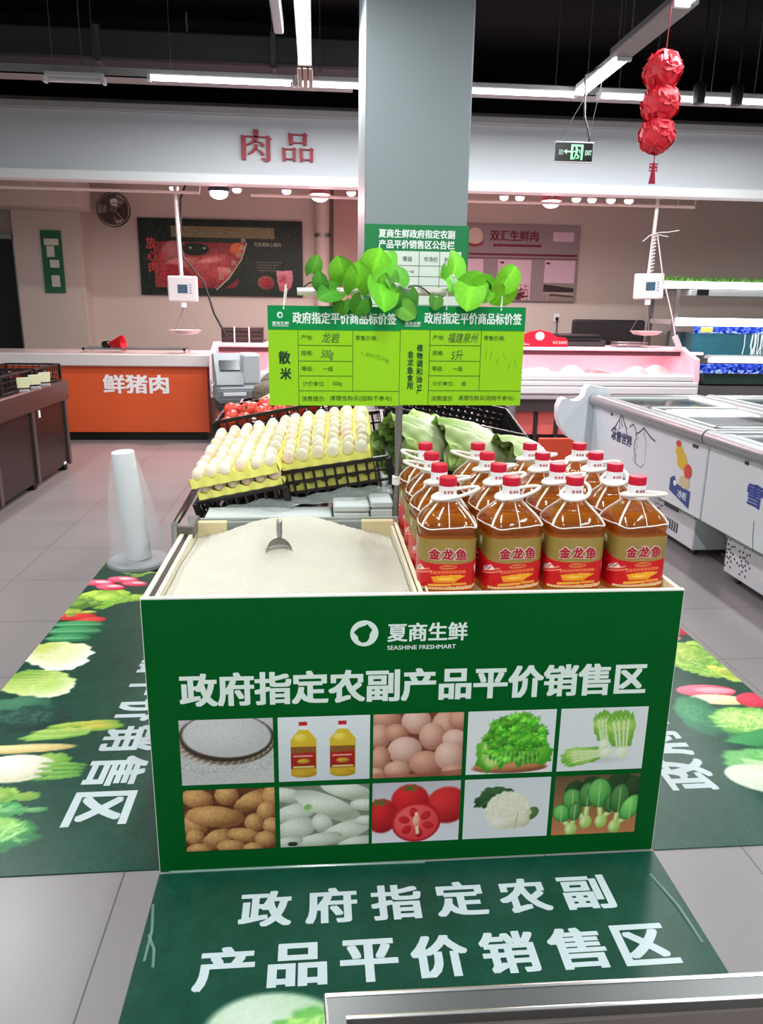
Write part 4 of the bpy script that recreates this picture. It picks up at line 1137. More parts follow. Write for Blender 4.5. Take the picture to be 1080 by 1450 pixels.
# right mat
X0, X1, Y0, Y1 = .985, 1.822, 1.82, 4.68
w_, h_ = 140, 470
cv = mat_canvas(w_, h_); P = px_map(X0, X1, Y0, Y1, w_, h_)
ruffle(1.76, 3.9, .10, .3, (130, 190, 70), (70, 140, 50), 16); ruffle(1.76, 3.55, .08, .12, (60, 140, 80), (30, 90, 50))
lump(1.74, 3.36, .14, .06, .2, (226, 90, 100), (160, 30, 54)); lump(1.68, 3.28, .09, .04, .1, (246, 206, 200), (226, 110, 120)); lump(1.66, 3.22, .08, .035, 0, (28, 60, 50), (14, 40, 34))
ruffle(1.72, 3.06, .15, .20, (184, 212, 96), (110, 170, 60), 34); ruffle(1.80, 2.90, .07, .10, (214, 222, 100), (150, 190, 70), 12); net(1.72, 3.05, .12, .17, (224, 236, 160), 60, .5)
lump(1.62, 2.75, .13, .055, .05, (240, 130, 150), (216, 50, 76), soft=.06); lump(1.66, 2.75, .09, .028, .1, (248, 176, 186), (240, 140, 156)); lump(1.64, 2.675, .13, .045, .15, (244, 236, 196), (222, 204, 150)); lump(1.78, 2.66, .08, .065, -.3, (222, 70, 88), (180, 34, 56), soft=.06)
lump(1.50, 2.56, .10, .16, .15, (50, 136, 88), (24, 92, 66), .03); net(1.50, 2.58, .08, .13, (80, 166, 110), 40, .5)
lump(1.70, 2.45, .20, .17, .1, (60, 136, 76), (30, 96, 56), .05); lump(1.68, 2.50, .17, .12, .05, (150, 204, 100), (74, 150, 70), .04); net(1.68, 2.50, .16, .11, (206, 234, 150), 190, .75)
for k in range(5): lump(1.66 + .03 * k, 2.36 + .012 * k, .17, .035, .12, (70, 160, 90), (36, 112, 62), .05)
lump(1.60, 2.22, .19, .10, .25, (120, 184, 110), (60, 142, 76), .04); lump(1.52, 2.14, .14, .085, .3, (206, 212, 196), (176, 196, 168), soft=.06); lump(1.68, 2.24, .16, .07, .2, (110, 182, 100), (66, 150, 74), .05)
for k in range(9): x, y = P(1.50, 2.20 + .008 * k); cv.line(x, y, x + 34, y - 5 + 2.2 * k, 1, (214, 234, 190), .6)
net(1.66, 2.25, .12, .06, (190, 226, 160), 50, .5)
cv.noise(7, 1)
t = thing('floor_mat', 'green printed floor mat right of the display stand with cabbages', 'floor mat', ((X0 + X1) / 2, (Y0 + Y1) / 2, 0), group='green floor mats')
MB().box((X0, Y0, 0), (X1, Y1, .003)).build('mat_base', mat('mat_green', MG, .3), t)
cv.build('printed_sheet', FLATX(X0, X1, Y0, Y1, .0034), MATPRINT, t)
m = MB(); fr = lambda u, v, d: (1.352 - v, 2.075 + u, .0042 + d)
for k, c in enumerate(S_TXT): text(m, c, fr, .012 + k * .202, 0, w=.18, h=.195, bold=.036)
m.build('lettering', FILMWHITE, t)

# front mat
X0, X1, Y0, Y1 = -.446, .98, .70, 1.815
w_, h_ = 220, 172
cv = mat_canvas(w_, h_); P = px_map(X0, X1, Y0, Y1, w_, h_); S = w_ / (X1 - X0)
lump(-.10, 1.31, .17, .11, .1, (196, 212, 196), (140, 186, 130)); lump(.02, 1.30, .13, .07, .2, (120, 190, 96), (60, 140, 66), .08); net(.02, 1.28, .13, .10, (190, 230, 130), 120, .7)
for k in range(40): x, y = P(-.04 + .16 * r.rand(), 1.26 + .09 * r.rand()); cv.line(x, y, x + 5 * r.randn(), y + 3 * r.randn(), 1, (190, 226, 140), .6)
lump(.4, 1.0, .2, .14, 0, (200, 60, 60), (140, 20, 30)); lump(.7, 1.05, .2, .16, 0, (120, 190, 96), (50, 130, 60), .06); lump(-.2, .95, .2, .14, 0, (240, 240, 220), (190, 200, 160))
cv.noise(4, 1)
t = thing('floor_mat', 'green floor mat in front of the display stand with two lines of white characters', 'floor mat', ((X0 + X1) / 2, (Y0 + Y1) / 2, 0), group='green floor mats')
MB().box((X0, Y0, 0), (X1, Y1, .003)).build('mat_base', mat('mat_green', MG, .3), t)
cv.build('printed_sheet', FLATX(X0, X1, Y0, Y1, .0034), MATPRINT, t)
m = MB(); ff = lambda u, v, d: (u, v, .0042 + d)
for k, c in enumerate('政府指定农副'): text(m, c, ff, -.212 + k * .1735, 1.608, w=.137, h=.122, bold=.036)
for k, c in enumerate('产品平价销售区'): text(m, c, ff, -.300 + k * .1735, 1.425, w=.142, h=.125, bold=.036)
m.build('lettering', FILMWHITE, t)
m = MB()
for (a, b) in (((-.44, 1.70), (-.425, 1.52)), ((-.43, 1.60), (-.40, 1.50)), ((.93, 1.72), (.96, 1.48)), ((-.42, 1.82), (.3, 1.812))):
    m.tube([(a[0], a[1], .004), ((a[0] + b[0]) / 2 + .008, (a[1] + b[1]) / 2, .007), (b[0], b[1], .004)], .004, 6)
pieces(m, 'lifted_tape', mat('clear_tape', (150, 190, 176), .15, spec=.8, alpha=.45), t)

# ================================================================ DISPLAY STAND
SX0, SX1, SY0, SY1, SH = -.446, .980, 1.827, 2.605, .8207
st = thing('display_stand', 'green display stand with white characters and ten food pictures on its front', 'display stand', (.267, 2.2, 0))
MB().box((SX0, SY0, 0), (SX1, SY0 + .004, SH - .004)).build('front_panel', GREEN, st)
m = MB()
m.box((SX0, SY0 + .004, 0), (SX1, SY0 + .016, SH), .001)
m.box((SX0, SY0 + .001, SH - .005), (SX1, SY0 + .006, SH)).box((SX0 - .002, SY0 + .001, 0), (SX0, SY0 + .016, SH)).box((SX1, SY0 + .001, 0), (SX1 + .002, SY0 + .016, SH))
m.build('panel_core', BOARDWHITE, st)
m = MB()
m.box((SX0, SY0 + .016, 0), (SX0 + .014, SY1, SH - .002), .001).box((SX1 - .014, SY0 + .016, 0), (SX1, SY1, SH - .002), .001)
m.box((SX0 + .014, SY1 - .014, 0), (SX1 - .014, SY1, SH - .02), .001)
pieces(m, 'side_board', CREAM, st)
m = MB()
m.box((.278, SY0 + .016, .762), (SX1 - .014, SY1 - .014, .775)).box((.266, SY0 + .016, .55), (.278, SY1 - .014, SH - .004), .001).box((.290, SY0 + .017, .775), (.294, SY0 + .09, SH - .01))
m.build('bottle_shelf', CREAM, st)
# rice bin lining
m = MB()
bx0, bx1, by0, by1 = -.405, .252, SY0 + .03, 2.515
m.box((bx0 - .012, by0, .62), (bx0, by1, SH - .004), .001).box((bx1, by0, .62), (bx1 + .010, by1, SH - .004), .001)
m.box((bx0 - .012, by0 - .013, .62), (bx1 + .01, by0, SH - .005), .001)
m.box((bx0, by0, .61), (bx1, by1, .62))
m.build('bin_lining', mat('bin_cream', (214, 206, 182), .6, var=.05), st)
m = MB(); m.box((bx0, by1, .62), (bx1, by1 + .012, SH + .004), .001); m.box((bx0 - .02, by1 + .012, .62), (bx1 + .03, by1 + .022, SH + .014), .001)
m.build('bin_back', mat('bin_grey', (150, 156, 150), .5, var=.05), st)
m = MB()
m.box((bx0 - .03, by1 - .03, .62), (bx0 + .10, by1 - .002, SH + .012), .002).box((bx1 - .10, by1 - .03, .62), (bx1 + .01, by1 - .002, SH + .012), .002)
pieces(m, 'corner_board', mat('corner_beige', (206, 192, 150), .55, var=.08), st)
m = MB(); m.box((bx0 - .026, by0, .78), (bx0 - .013, by1, SH - .007)).box((bx1 + .0102, by0, .70), (bx1 + .0135, by1, SH - .008)); m.build('dark_gap', mat('gap_dark', (40, 38, 34), .6), st)
m = MB(); m.box((-.455, 2.40, .80), (-.40, 2.535, .845), .004); m.build('corner_bracket', mat('bracket_dark', (104, 98, 96), .4, metal=.4), st)

fn = plane_xz(SX0, SY0 - .0005, 0)
bx = -SX0
m = MB()
text(m, '政府指定农副产品平价销售区', fn, bx - .364, .512, w=1.268, h=.098, bold=.038)
text(m, '夏商生鲜', fn, bx + .182, .687, w=.214, h=.053, bold=.028)
text(m, 'SEASHINE FRESHMART', fn, bx + .182, .664, w=.184, h=.0125, bold=.018)
pieces(m, 'lettering', WHITEPRINT, st, margin=.02)
m = MB(); disc(m, bx + .121, .713, .037, .037, fn, n=40)
lg = m.build('round_logo', WHITEPRINT, st)
m = MB()
c0 = (bx + .119, .713)
pt = [(-.026, .004), (-.012, .017), (.003, .022), (.010, .026), (.016, .018), (.023, .010), (.016, -.002), (.015, -.014), (.008, -.024), (-.004, -.026), (-.013, -.019), (-.015, -.008)]
poly(m, [(c0[0] + x, c0[1] + y) for x, y in pt], fn, .0006)
m.build('bird_mark', MATS['panel_green'], lg)

PW, PH = 132, 100
def pic_rice():
    c = Canvas(PW, PH, (200, 200, 198)); c.grad((196, 196, 198), (190, 190, 186)); c.noise(26, 1)
    c.ell(66, 30, 70, 40, .05, (86, 70, 56), (56, 44, 34), soft=.05); c.ell(66, 25, 64, 34, .05, (214, 214, 212), (190, 190, 190), soft=.06)
    for k in range(60):
        a = .05 + PI * k / 60; x, y = 66 + 66 * math.cos(a), 28 + 37 * math.sin(a)
        c.line(x, y, x + 5 * math.cos(a) - 4, y + 5 * math.sin(a), 1.5, (150 + 60 * (k % 3 == 0), 136 + 60 * (k % 3 == 0), 116 + 60 * (k % 3 == 0)))
    c.poly([(0, 84), (132, 80), (132, 100), (0, 100)], (196, 196, 194)); c.noise(14, 1); return c
def pic_oil():
    c = Canvas(PW, PH, (222, 228, 232)); c.grad((226, 232, 236), (206, 212, 218))
    for x in (36, 92):
        c.poly([(x - 6, 8), (x + 6, 8), (x + 6, 14), (x - 6, 14)], (190, 30, 40)); c.poly([(x - 6, 14), (x + 6, 14), (x + 7, 20), (x - 7, 20)], (236, 236, 236))
        c.poly([(x - 7, 20), (x + 7, 20), (x + 18, 34), (x + 19, 90), (x - 19, 90), (x - 18, 34)], (222, 190, 50), (196, 160, 36))
        c.ell(x, 88, 19, 6, 0, (206, 170, 40), (170, 130, 30)); c.ell(x - 4, 32, 10, 7, 0, (240, 220, 110), (222, 190, 50))
        c.poly([(x - 18, 46), (x + 18, 46), (x + 18, 58), (x - 18, 58)], (140, 84, 40)); c.poly([(x - 18, 56), (x + 18, 54), (x + 18, 80), (x - 18, 80)], (176, 26, 28), (150, 20, 24))
        c.ell(x, 68, 10, 4, 0, (220, 170, 50)); c.line(x - 14, 60, x + 12, 60, 2, (230, 190, 160)); c.line(x - 14, 77, x + 14, 77, 3, (206, 190, 120))
    return c
def pic_eggs():
    c = Canvas(PW, PH, (120, 60, 46))
    for x, y, rx, ry, ro, k in ((16, 8, 26, 18, .2, 0), (62, 12, 22, 20, .1, 1), (104, 18, 20, 22, .2, 2), (128, 12, 20, 16, 0, 0), (8, 34, 18, 19, 0, 2), (34, 30, 18, 15, .3, 0), (86, 36, 20, 22, -.2, 2), (120, 42, 20, 16, .2, 1), (46, 56, 26, 21, -.1, 1), (10, 70, 16, 22, .1, 0), (78, 78, 26, 20, .1, 0), (112, 68, 22, 24, -.5, 1), (36, 86, 20, 14, 0, 2), (120, 92, 20, 12, 0, 0), (4, 92, 14, 10, 0, 2)):
        b = [((222, 168, 144), (150, 92, 74)), ((236, 200, 186), (180, 130, 112)), ((228, 182, 162), (166, 108, 90))][k]; c.ell(x, y, rx, ry, ro, b[0], b[1], soft=.05)
    for k in range(5): c.line(0, 92 + 2 * k, 66, 96 + 2 * k, 1.4, (180, 110, 86)); c.line(66, 96 + 2 * k, 132, 90 + 2 * k, 1.4, (150, 84, 66))
    c.noise(5, 1); return c
def pic_lettuce():
    c = Canvas(PW, PH, (224, 228, 230)); r = np.random.RandomState(1)
    c.ell(66, 90, 60, 9, 0, (190, 120, 80), (130, 74, 50)); c.ell(66, 86, 58, 7, 0, (214, 150, 104), (176, 110, 70))
    for x, y, rx, ry, ro in ((36, 62, 22, 34, .25), (54, 50, 24, 40, .1), (78, 50, 26, 38, -.1), (98, 58, 24, 30, -.4), (112, 68, 18, 20, -.6)): c.ell(x, y, rx, ry, ro, (120, 196, 60), (60, 150, 34), soft=.1, wob=.08, ph=x)
    c.ell(40, 74, 16, 20, .3, (214, 232, 160), (150, 204, 84), soft=.4); c.ell(30, 60, 8, 26, .25, (200, 226, 140), (130, 190, 70), soft=.5)
    for k in range(120):
        a = r.rand() * 6.3; q_ = r.rand() ** .5; x, y = 72 + 46 * q_ * math.cos(a), 46 + 38 * q_ * math.sin(a)
        if y > 78: continue
        g = .75 + .5 * r.rand(); c.ell(x, y, 7 + 4 * r.rand(), 4 + 3 * r.rand(), r.rand() * 3, np.array((128, 210, 66)) * g, np.array((44, 140, 30)) * g, soft=.25, wob=.2, ph=k)
    for k in range(12): c.line(30 + 7 * k, 82, 34 + 6.5 * k, 62 + 8 * r.rand(), 1.6, (210, 234, 160), .5)
    return c
def napa(c, x, y, L, w_, a, r):
    ca, sa = math.cos(a), math.sin(a)
    def at(t, s): return x + L * t * ca - s * sa, y + L * t * sa + s * ca
    px, py = at(.58, 0); c.ell(px, py, L * .46, w_ * .95, a, (150, 200, 84), (104, 170, 56), soft=.08, wob=.06, ph=x)
    for s_, k in ((-.55, .9), (.55, .9), (-.2, 1.1), (.25, 1.05), (0, 1)):
        px, py = at(.62, s_ * w_); c.ell(px, py, L * .38 * k, w_ * .42, a + s_ * .25, (178, 216, 108), (112, 178, 60), soft=.12, wob=.07, ph=s_ * 9)
    for s_ in (-.45, -.15, .18, .48):
        p0 = at(.02, s_ * w_ * .5); p1 = at(.78, s_ * w_ * 1.1); c.line(*p0, *p1, 3.2, (232, 242, 206), .9); c.line(*p0, *p1, 1, (196, 220, 150), .8)
        for t in (.45, .58, .7, .82):
            q0 = at(t - .06, s_ * w_ * 1.0); c.line(*q0, *at(t + .06, s_ * w_ * 1.0 + 4), 1, (214, 232, 160), .7); c.line(*q0, *at(t + .06, s_ * w_ * 1.0 - 4), 1, (214, 232, 160), .7)
    px, py = at(.08, 0); c.ell(px, py, L * .16, w_ * .5, a, (240, 244, 226), (214, 226, 180), soft=.3)
def pic_napa():
    c = Canvas(PW, PH, (222, 226, 228)); r = np.random.RandomState(2); c.ell(70, 84, 56, 8, 0, (196, 200, 200), (222, 226, 228), soft=.8)
    napa(c, 70, 62, 56, 17, -PI / 2 - .1, r); napa(c, 98, 78, 72, 22, -PI / 2 - .12, r); napa(c, 80, 70, 74, 15, PI - .12, r); return c
def pic_potato():
    c = Canvas(PW, PH, (92, 50, 30))
    for x, y, rx, ry, ro in ((20, 14, 24, 16, .2), (62, 10, 18, 16, .1), (98, 20, 30, 14, -.5), (128, 14, 16, 20, .2), (118, 38, 14, 16, .2), (14, 56, 20, 18, .3), (14, 76, 14, 14, 0), (44, 44, 44, 18, .12), (100, 56, 14, 16, .2), (126, 62, 14, 14, 0), (46, 80, 24, 15, -.5), (86, 76, 26, 12, .25), (116, 84, 16, 14, .2), (66, 94, 22, 12, .1), (20, 96, 20, 10, 0), (98, 98, 16, 10, 0)):
        c.ell(x, y, rx, ry, ro, (224, 174, 112), (134, 84, 48), soft=.06, wob=.015)
    c.noise(9, 2); return c
def pic_radish():
    c = Canvas(PW, PH, (120, 128, 112))
    for x, y, rx, ry, ro in ((10, 14, 34, 12, .2), (100, 10, 44, 14, .3), (124, 34, 22, 10, .1), (20, 44, 36, 16, -.3), (70, 34, 56, 18, .45), (22, 70, 34, 18, -.3), (62, 62, 18, 14, .9), (96, 76, 44, 16, -.35), (54, 90, 40, 12, -.2), (126, 60, 16, 9, 0), (112, 96, 30, 10, -.2), (10, 92, 24, 10, -.2)):
        c.ell(x, y, rx, ry, ro, (230, 234, 222), (160, 172, 150), soft=.06)
    c.ell(42, 36, 7, 7, 0, (130, 180, 90), (200, 220, 170)); c.ell(18, 94, 8, 4, 0, (40, 50, 30)); c.noise(4, 2); return c
def pic_tomato():
    c = Canvas(PW, PH, (214, 214, 224)); c.grad((190, 186, 196), (226, 224, 234))
    c.ell(112, 40, 34, 32, 0, (222, 50, 50), (150, 14, 22)); c.ell(56, 30, 30, 28, 0, (222, 40, 44), (160, 16, 24)); c.ell(14, 54, 26, 30, 0, (214, 36, 40), (146, 12, 20))
    for x, y in ((56, 10), (10, 32)):
        for k in range(6): c.line(x, y, x + 13 * math.cos(k * 1.05), y + 6 * math.sin(k * 1.05), 2.6, (70, 110, 40))
    c.ell(66, 66, 38, 34, -.1, (206, 30, 44), (170, 12, 26), soft=.05); c.ell(66, 67, 34, 30, -.1, (236, 96, 96), (214, 60, 66), soft=.05)
    for a in (0, 1.05, 2.1, 3.15, 4.2, 5.25): c.ell(66 + 19 * math.cos(a + .3), 67 + 17 * math.sin(a + .3), 9, 6.5, a + .3, (206, 36, 48), (176, 20, 34))
    c.line(66, 52, 68, 84, 5, (240, 206, 176)); c.ell(66, 64, 6, 10, 0, (240, 196, 160), (236, 130, 120)); return c
def pic_cauli():
    c = Canvas(PW, PH, (216, 222, 226)); r = np.random.RandomState(4); c.grad((210, 216, 220), (222, 226, 230))
    c.ell(36, 32, 24, 13, -.5, (56, 96, 50), (24, 60, 30), wob=.08); c.ell(52, 22, 26, 9, .1, (66, 104, 58), (28, 66, 34), wob=.08); c.line(22, 46, 58, 24, 1.4, (150, 176, 130), .7)
    c.ell(104, 60, 14, 10, -.7, (96, 136, 66), (60, 100, 46)); c.ell(68, 54, 36, 32, 0, (236, 234, 212), (214, 210, 182), soft=.06, wob=.04)
    for k in range(170):
        a = r.rand() * 6.3; q_ = r.rand() ** .5; c.ell(67 + 33 * q_ * math.cos(a), 52 + 29 * q_ * math.sin(a), 3 + 3 * r.rand(), 3 + 2 * r.rand(), 0, (242, 240, 222), (214, 210, 184), soft=.7)
    c.ell(54, 74, 20, 14, .3, (240, 240, 228), (220, 218, 194), soft=.6); c.ell(92, 70, 13, 14, 0, (232, 228, 200), (196, 190, 156), soft=.3); c.line(80, 84, 84, 58, 1.6, (190, 182, 146)); return c
def pic_bok():
    c = Canvas(PW, PH, (176, 116, 74)); c.grad((96, 80, 52), (196, 128, 84)); r = np.random.RandomState(6)
    for x, y, rx, ry, ro, g in ((60, 18, 20, 16, .4, .5), (100, 14, 22, 18, -.2, .5), (30, 24, 14, 18, .5, .55), (122, 22, 14, 20, 0, .55), (84, 30, 16, 24, 0, .6)): c.ell(x, y, rx, ry, ro, np.array((80, 140, 70)) * g, np.array((40, 90, 44)) * g)
    for bx_, by_, leaves in ((52, 76, ((30, 40, 15, 19, -.5, 1), (52, 32, 13, 20, 0, .85))), (30, 88, ((14, 62, 12, 15, -.5, 1.15), (34, 60, 9, 15, .1, .9))), (76, 76, ((70, 30, 18, 24, -.1, 1.1), (92, 46, 12, 18, .4, .8))), (98, 86, ((102, 40, 14, 24, .1, .8), (120, 56, 13, 22, .5, 1.25)))):
        for (lx, ly, rx, ry, ro, g) in leaves:
            c.line(bx_, by_, lx, ly + ry * .6, 8, (176, 206, 110)); c.line(bx_ - 1, by_, lx, ly + ry * .5, 3.4, (222, 238, 180))
            c.ell(lx, ly, rx + 1.2, ry + 1.2, ro, np.array((60, 120, 56)) * g, np.array((34, 84, 40)) * g, soft=.05); c.ell(lx, ly, rx, ry, ro, np.array((112, 178, 92)) * g, np.array((54, 130, 58)) * g, soft=.08); c.line(lx, ly + ry, lx + 3 * math.sin(ro), ly - ry * .7, 1.4, (186, 218, 150), .8)
        c.ell(bx_, by_ + 2, 10, 12, 0, (206, 228, 146), (150, 194, 84), soft=.1); c.ell(bx_ - 3, by_ + 1, 4, 9, .1, (230, 242, 190), (190, 218, 130), soft=.4)
    return c
cols_ = [(-.371, -.123), (-.110, .139), (.148, .397), (.409, .657), (.670, .920)]
rows_ = [(.474, .276), (.260, .064)]
pics = [[pic_rice, pic_oil, pic_eggs, pic_lettuce, pic_napa], [pic_potato, pic_radish, pic_tomato, pic_cauli, pic_bok]]
lab = [['rice in a basket', 'two oil bottles', 'brown eggs', 'green lettuce', 'napa cabbage'], ['potatoes', 'white radishes', 'cut tomatoes', 'cauliflower', 'bok choy']]
for j in range(2):
    for i in range(5):
        (xa, xb), (za, zb) = cols_[i], rows_[j]
        o = pics[j][i]().build('picture', lambda u, v: (xa + (xb - xa) * u, SY0 - .0006, za + (zb - za) * v), PRINT, st)
        o['label'] = 'printed picture of ' + lab[j][i]

# rice heap and scoop
def rice_z(x, y):
    u = (x + .0765) / .33; v = (y - 1.857) / .66
    peak = math.exp(-((x + .07) / .22) ** 2 * .9)
    z = .792 + .028 * min(1, v * 2.2) * peak + .055 * max(0, v - .35) * peak - .03 * (u * u) * max(0, v - .2)
    z += .004 * math.sin(9 * x + 4 * y) * math.sin(11 * y) + .0025 * math.sin(31 * x + 7 * y) * math.sin(27 * y)
    return z
m = MB(); nx_, ny_ = 120, 110
def rice_fn(u, v):
    x = bx0 + .002 + (bx1 - bx0 - .004) * u; y = by0 + .002 + (by1 - .034 - by0) * v
    return (x, y, rice_z(x, y) + .0009 * rng.randn())
m.grid(rice_fn, nx_, ny_)
o = m.build('rice', mat('rice_white', (224, 220, 203), .75, var=.05, vscale=14, bump=.8, bscale=420), None, recalc=False)
tag(o, 'heap of loose white rice filling the bin of the stand', 'rice', kind='stuff')

t = thing('rice_scoop', 'small chrome scoop standing in the heap of rice', 'scoop', (-.115, 2.30, .80))
q = Matrix.Translation((-.115, 2.20, rice_z(-.115, 2.20) + .012)) @ Matrix.Rotation(-.15, 4, 'X')
MB().grid(lambda u, v: q @ Vector((.041 * math.cos(PI * u), -.012 + .03 * v * 1.2, -.03 + .058 * math.sin(PI * u) ** .8 * (1 - .45 * v * v))), 20, 8).grid(lambda u, v: q @ Vector((.041 * math.cos(PI * u) * (1 - v), .024, -.03 + .032 * math.sin(PI * u) * (1 - v))), 20, 4).build('bowl', CHROME, t, recalc=False)
MB().tube([q @ Vector((0, .018, .018)), q @ Vector((0, .022, .040)), q @ Vector((0, .024, .072))], [.0075, .0095, .0085], 12).ell(q @ Vector((0, .024, .073)), (.0095, .0095, .008), 12, 6).build('handle', CHROME, t)

# ---------------------------------------------------------------- oil bottles
BW, BD = .0795, .076          # half sizes of the body
def sq(a, w, d, p):           # super-ellipse
    c, s = math.cos(a), math.sin(a)
    return (w * math.copysign(abs(c) ** (2 / p), c), d * math.copysign(abs(s) ** (2 / p), s))
def bottle_profile():
    return [(.0, .80, 4.5), (.004, .93, 4.5), (.012, .985, 4.5), (.02, 1, 4.5), (.055, 1, 4.5), (.10, 1, 4.5), (.170, 1, 4.5), (.174, .985, 4.5), (.178, .965, 4.5), (.182, .985, 4.5), (.190, .995, 4.2), (.199, .985, 4), (.208, .94, 3.6), (.218, .865, 3.3), (.228, .76, 3), (.237, .65, 2.6), (.246, .535, 2.4), (.254, .43, 2.2), (.260, .345, 2), (.265, .30, 2), (.286, .28, 2)]
def ring_mesh(prof, n=56, inset=0, top=True, zmax=None, bottom=True):
    V = []; Fc = []; N = len(prof)
    for z, k, p in prof:
        for i in range(n):
            x, y = sq(2 * PI * i / n, BW * k - inset, BD * k - inset, p); V.append((x, y, z))
    for j in range(N - 1):
        for i in range(n): Fc.append((j * n + i, j * n + (i + 1) % n, (j + 1) * n + (i + 1) % n, (j + 1) * n + i))
    if bottom: Fc.append(list(range(n))[::-1])
    if top: Fc.append([(N - 1) * n + i for i in range(n)])
    return V, Fc
def oil_material():
    m_ = bpy.data.materials.new('amber_oil'); m_.use_nodes = True
    nt = m_.node_tree; b = nt.nodes['Principled BSDF']; out = nt.nodes['Material Output']
    b.inputs['Base Color'].default_value = tuple(lin((246, 158, 62))) + (1,)
    b.inputs['Transmission Weight'].default_value = .38; b.inputs['Roughness'].default_value = .06; b.inputs['IOR'].default_value = 1.40
    tr = nt.nodes.new('ShaderNodeBsdfTransparent'); tr.inputs[0].default_value = tuple(lin((255, 222, 150))) + (1,)
    mx = nt.nodes.new('ShaderNodeMixShader'); mx.inputs[0].default_value = .55
    nt.links.new(b.outputs[0], mx.inputs[1]); nt.links.new(tr.outputs[0], mx.inputs[2]); nt.links.new(mx.outputs[0], out.inputs[0])
    return m_
OIL = oil_material()
def clear_material():
    m_ = bpy.data.materials.new('clear_bottle'); m_.use_nodes = True
    nt = m_.node_tree; b = nt.nodes['Principled BSDF']; out = nt.nodes['Material Output']
    b = nt.nodes.new('ShaderNodeBsdfGlossy'); b.inputs[0].default_value = (1, 1, 1, 1); b.inputs['Roughness'].default_value = .08
    tr = nt.nodes.new('ShaderNodeBsdfTransparent'); tr.inputs[0].default_value = (.97, .95, .90, 1)
    fr = nt.nodes.new('ShaderNodeFresnel'); fr.inputs[0].default_value = 1.55
    mx = nt.nodes.new('ShaderNodeMixShader'); ad = nt.nodes.new('ShaderNodeMath'); ad.operation = 'MULTIPLY_ADD'
    ad.inputs[1].default_value = .8; ad.inputs[2].default_value = .0
    nt.links.new(fr.outputs[0], ad.inputs[0]); nt.links.new(ad.outputs[0], mx.inputs[0])
    nt.links.new(tr.outputs[0], mx.inputs[1]); nt.links.new(b.outputs[0], mx.inputs[2]); nt.links.new(mx.outputs[0], out.inputs[0])
    return m_
CLEARB = clear_material()
# perimeter table of the body for the label
PER = [sq(-PI / 2 + 2 * PI * k / 720, BW + .0006, BD + .0006, 4.5) for k in range(721)]
ACC = [0.0]
for a, b in zip(PER[:-1], PER[1:]): ACC.append(ACC[-1] + math.hypot(b[0] - a[0], b[1] - a[1]))
PT = ACC[-1]
def wrap(s, off=0.0):         # s: arc length from the middle of the front, to the right
    s = s % PT
    i = int(np.searchsorted(ACC, s)) if s > 0 else 0
    i = min(max(i, 1), 720); f = (s - ACC[i - 1]) / max(1e-9, ACC[i] - ACC[i - 1])
    x = PER[i - 1][0] * (1 - f) + PER[i][0] * f; y = PER[i - 1][1] * (1 - f) + PER[i][1] * f
    k = 1 + off / BW
    return x * k, y * k
def label_canvas():
    w, h = 300, 84
    c = Canvas(w, h, (146, 122, 58))
    c.a[:] = np.array((150, 126, 62)) + (np.cos((c.x / w - .5) * 2 * PI * 2) * 10)[..., None]
    q = PT / 300                                   # metres per column; front in the middle
    for f in (150, 0, 300):
        pts = [(f - 75, 30), (f - 46, 36), (f - 20, 40), (f, 41), (f + 20, 40), (f + 46, 35), (f + 75, 28), (f + 75, 84), (f - 75, 84)]
        c.poly(pts, (206, 22, 30), (190, 14, 26))
        c.line(f - 60, 58, f - 28, 48, 2.2, (236, 150, 120)); c.line(f - 62, 62, f - 24, 52, 1.4, (240, 190, 160))
        c.poly([(f - 58, 52), (f - 40, 43), (f - 34, 50), (f - 56, 56)], (238, 226, 216)); c.line(f - 54, 53, f - 46, 47, 2, (120, 110, 150)); c.line(f - 46, 52, f - 40, 46, 2, (200, 70, 70))
        c.poly([(f + 40, 46), (f + 50, 40), (f + 52, 52), (f + 44, 58)], (240, 232, 226)); c.line(f + 54, 40, f + 66, 38, 3, (236, 206, 200)); c.line(f + 56, 50, f + 68, 46, 2, (230, 160, 140))
        c.ell(f, 46, 14, 4, -.06, (226, 150, 80), (214, 110, 60)); c.line(f - 9, 46, f + 9, 45, 2, (190, 30, 30))
        c.line(f - 24, 55, f + 24, 53, 5, (226, 110, 60)); 
        for k in range(8): c.line(f - 22 + 6 * k, 53, f - 22 + 6 * k, 57, 1, (196, 30, 30))
        c.poly([(f - 24, 62), (f - 10, 60), (f + 14, 58), (f + 26, 60), (f + 16, 66), (f + 10, 71), (f - 20, 72)], (240, 176, 40), (226, 140, 30)); c.ell(f - 2, 66, 14, 3, 0, (246, 206, 90), (236, 160, 40))
        c.line(f - 27, 76, f + 4, 75, 4, (232, 176, 70)); c.line(f + 8, 74, f + 26, 73, 4, (226, 160, 60))
        c.poly([(f - 44, 80), (f, 79), (f + 50, 75), (f + 50, 80), (f, 84), (f - 44, 84)], (226, 206, 150))
        for k in range(16): c.line(f - 40 + 5 * k, 82 - .02 * k * k, f - 38 + 5 * k, 82 - .02 * k * k, 1.2, (170, 120, 80))
    c.ell(76, 12, 6, 8, 0, (226, 220, 190), (210, 200, 160)); c.ell(226, 12, 6, 8, 0, (226, 220, 190), (210, 200, 160))
    c.noise(4, 1)
    return c
B = thing('oil_bottle', 'x', 'oil bottle', (0, 0, 0), group='cooking oil bottles on the stand')
prof = bottle_profile()
V, Fc = ring_mesh([p for p in prof if p[0] < .232], inset=.002); MB().add([(x, y, z + .002) for x, y, z in V], Fc).build('oil', OIL, B, angle=.9, local=True)
V, Fc = ring_mesh([p for p in prof if p[0] > .171], top=False, bottom=False); MB().add(V, Fc).build('bottle_body', CLEARB, B, angle=.9, local=True, recalc=True)
